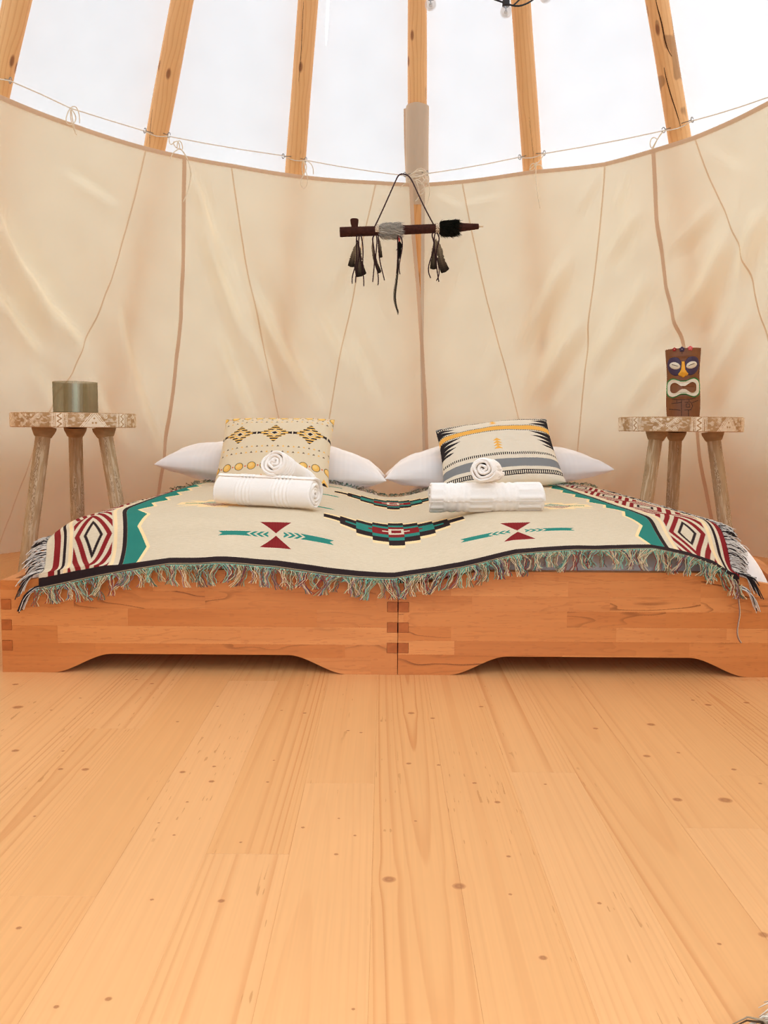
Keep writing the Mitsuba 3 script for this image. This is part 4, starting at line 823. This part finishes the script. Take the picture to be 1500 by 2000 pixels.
def feather(P, w, key, y, tipfan=1.3, cols=((150, 132, 108), (96, 82, 66), (48, 40, 32))):
    P = spline([pp(*q, y) for q in P], 40); t = np.linspace(0, 1, 40); wd = w * np.clip(np.minimum(t * 5, 1) ** .7 * (.55 + .45 * t * tipfan), 0, 2) * np.clip((1.0 - t) * 22, .0, 1) ** .3
    tg = np.gradient(P, axis=0); tg /= np.linalg.norm(tg, axis=1, keepdims=True); sd = np.cross(tg, [0, 1.0, 0]); m = 11; u = np.linspace(-1, 1, m)
    rag = 1 + .10 * rng.normal(size=(40, 2)) * (t[:, None] < .7)
    off = u[None] * wd[:, None] * np.where(u[None] < 0, rag[:, :1], rag[:, 1:])
    V = P[:, None] + sd[:, None] * off[..., None] + np.array([0, -1.0, 0]) * (.006 * (1 - u[None] ** 2) * w / .02)[..., None] - tg[:, None] * (np.abs(u)[None] ** 1.5 * .010 * (1 - t[:, None]))[..., None]
    c = np.array([lin(*q) for q in cols]); tt = np.clip(t * 1.1, 0, 1)[:, None, None]; col = np.where(tt < .6, c[0] + (c[1] - c[0]) * tt / .6, c[1] + (c[2] - c[1]) * (tt - .6) / .4) * (1 + .25 * np.sin(t * 90)[:, None, None] * (np.abs(u) > .15)[None, :, None])
    col = col * np.where(np.abs(u) < .1, 1.5, 1)[None, :, None]; back = V + [0, .0012, 0]; n = 40 * m; f = gridf(40, m)
    put(key, TM(np.vstack([V.reshape(-1, 3), back.reshape(-1, 3)]), np.vstack([f, f[:, ::-1] + n])), 'm_vcol', True, color=np.clip(np.vstack([col.reshape(-1, 3)] * 2), 0, 1))
for P, w, y, tf in (([(276, 740), (278, 850), (292, 960), (312, 1030)], .0175, YP - .006, 2.0), ([(264, 742), (240, 830), (222, 905), (214, 945)], .0135, YP + .004, 1.4), ([(410, 735), (425, 840), (450, 930), (480, 1000)], .009, YP - .004, 1.1),
                    ([(470, 700), (480, 780), (488, 860)], .008, YP + .006, .8), ([(990, 700), (976, 800), (970, 900), (968, 968)], .0130, YP - .004, 1.5), ([(1008, 720), (1028, 820), (1052, 920), (1082, 990)], .0150, YP + .004, 1.9)):
    feather(P, w, K + '__feather', y, tf)
put(K + '__red_bead', tube(np.array([pp(648, 658, YP - .012), pp(652, 680, YP - .012), pp(658, 712, YP - .012)]), np.array([.0022, .0034, .0028]), 8), 'm_redbead', True, label='red bead')
it = []
for q in range(60):
    a, b, e = rng.normal(0, 8), rng.normal(0, 9), rng.normal(0, 5); it.append((spline([pp(656 + a * .3, 712, YP - .012), pp(658 + a, 760, YP - .012 + rng.normal(0, .004)), pp(650 + b, 830 + rng.uniform(-50, 40), YP - .012)], 6), .0014, lin(32, 30, 26)))
for q in range(26):
    b = rng.normal(0, 3); it.append((spline([pp(655, 730, YP - .010), pp(645 + b, 900, YP - .010), pp(630 + b * 1.4, 1080), pp(615 + b * 1.6, 1220), pp(632 + b, 1320), pp(645 + b, 1360 + rng.uniform(-20, 25))], 24), .0008, lin(70, 62, 52) * rng.uniform(.6, 1.5)))
strands(it, K + '__hair_tassel', kind='stuff', label='long tassel of dark hair')

# ---------------------------------------------------------------- light string, rug
mat('m_black', rgb(34, 32, 34), .5); scene['m_bulb'] = {'type': 'thindielectric', 'int_ior': 1.9, 'specular_transmittance': rgb(236, 232, 228)}
K = thing('light_string', 'black cable with clear glass bulbs looped over a pole at the top edge', 'light string')
YB_ = 3.18
cab = [(560, -120), (700, -70), (842, -36), (920, -14), (972, 1), (986, 6), (998, 10), (1010, 12), (1024, 9), (1036, 3), (1050, -10), (1064, -26), (1200, -60), (1330, -110)]
put(K + '__cable', tube(spline([at_y(*q, 3.19 if 995 < q[0] < 1045 else 3.20) for q in cab], 120), .0032, 8), 'm_black', True)
put(K + '__cable_loop', tube(spline([at_y(1002, 11, 3.185), at_y(1012, 2, 3.185), at_y(1022, -10, 3.20)], 16), .003, 8), 'm_black', True)
for px, py in ((841, 9), (988, 23), (1066, -6)):
    c = at_y(px, py, YB_ + .02); r = .0225; t = np.linspace(0, np.pi * .86, 22)
    n0 = num(K + '__bulb') if any(q.startswith(K + '__bulb') for q in scene) else K + '__bulb'
    m = lathe(np.stack([r * np.sin(t), -r * np.cos(t)], 1), 32); m.apply_translation(c); put(n0 + '__glass', m, 'm_bulb', True)
    m = lathe([(0, .046), (.0125, .046), (.0145, .040), (.0145, .022), (.0125, .020), (0, .020)], 24); m.apply_translation(c); put(n0 + '__socket', m, 'm_black', 40)
    f = np.linspace(0, 4 * np.pi, 40); put(n0 + '__filament', cat([tube(np.stack([.006 * np.cos(f) + c[0], .006 * np.sin(f) + c[1], c[2] - .006 + .010 * f / f[-1]], 1), .0006, 4), tube(np.array([c + [0, 0, .02], c + [0, 0, .004]]), .002, 6)]), 'm_steel', True)
K = thing('fur_rug', 'grey and brown fur rug on the floor, its edge at the bottom right corner', 'rug')
diffuse('m_hide', rgb(196, 180, 160))
rc, rw = np.array([.600, .500]), .285
ang = np.linspace(0, 2 * np.pi, 80, endpoint=False); rim = rw * (1 + .08 * np.sin(ang * 5 + 1) + .04 * np.sin(ang * 9))
pg = Polygon(np.stack([rc[0] + rim * np.cos(ang), rc[1] + rim * .95 * np.sin(ang)], 1)); m = extr(pg, .010); m.apply_translation([0, 0, .0006]); put(K + '__hide', m, 'm_hide')
it = []
while len(it) < 9000:
    a, q = rng.uniform(0, 2 * np.pi), math.sqrt(rng.random()); w = np.interp(a, ang, rim); x, y = rc[0] + q * w * math.cos(a), rc[1] + q * w * .95 * math.sin(a)
    if (y > .86) : pass
    pch = float(meshkit.fbm(np.array([x * 14, y * 14, 1.0]), 2, 4)); col = lin(214, 200, 180) if pch > .50 else (lin(96, 74, 54) if rng.random() < .6 else lin(150, 128, 104))
    d = np.array([math.cos(a + .6) * .022, math.sin(a + .6) * .022]) + rng.normal(0, .006, 2); h = rng.uniform(.006, .014)
    it.append((spline([[x, y, .009], [x + d[0] * .5, y + d[1] * .5, .010 + h], [x + d[0] * 1.2, y + d[1] * 1.2, .004 + h * .5]], 4), np.array([.0016, .0014, .001, .0004]), col * rng.uniform(.8, 1.1)))
strands(it, K + '__fur', kind='stuff')
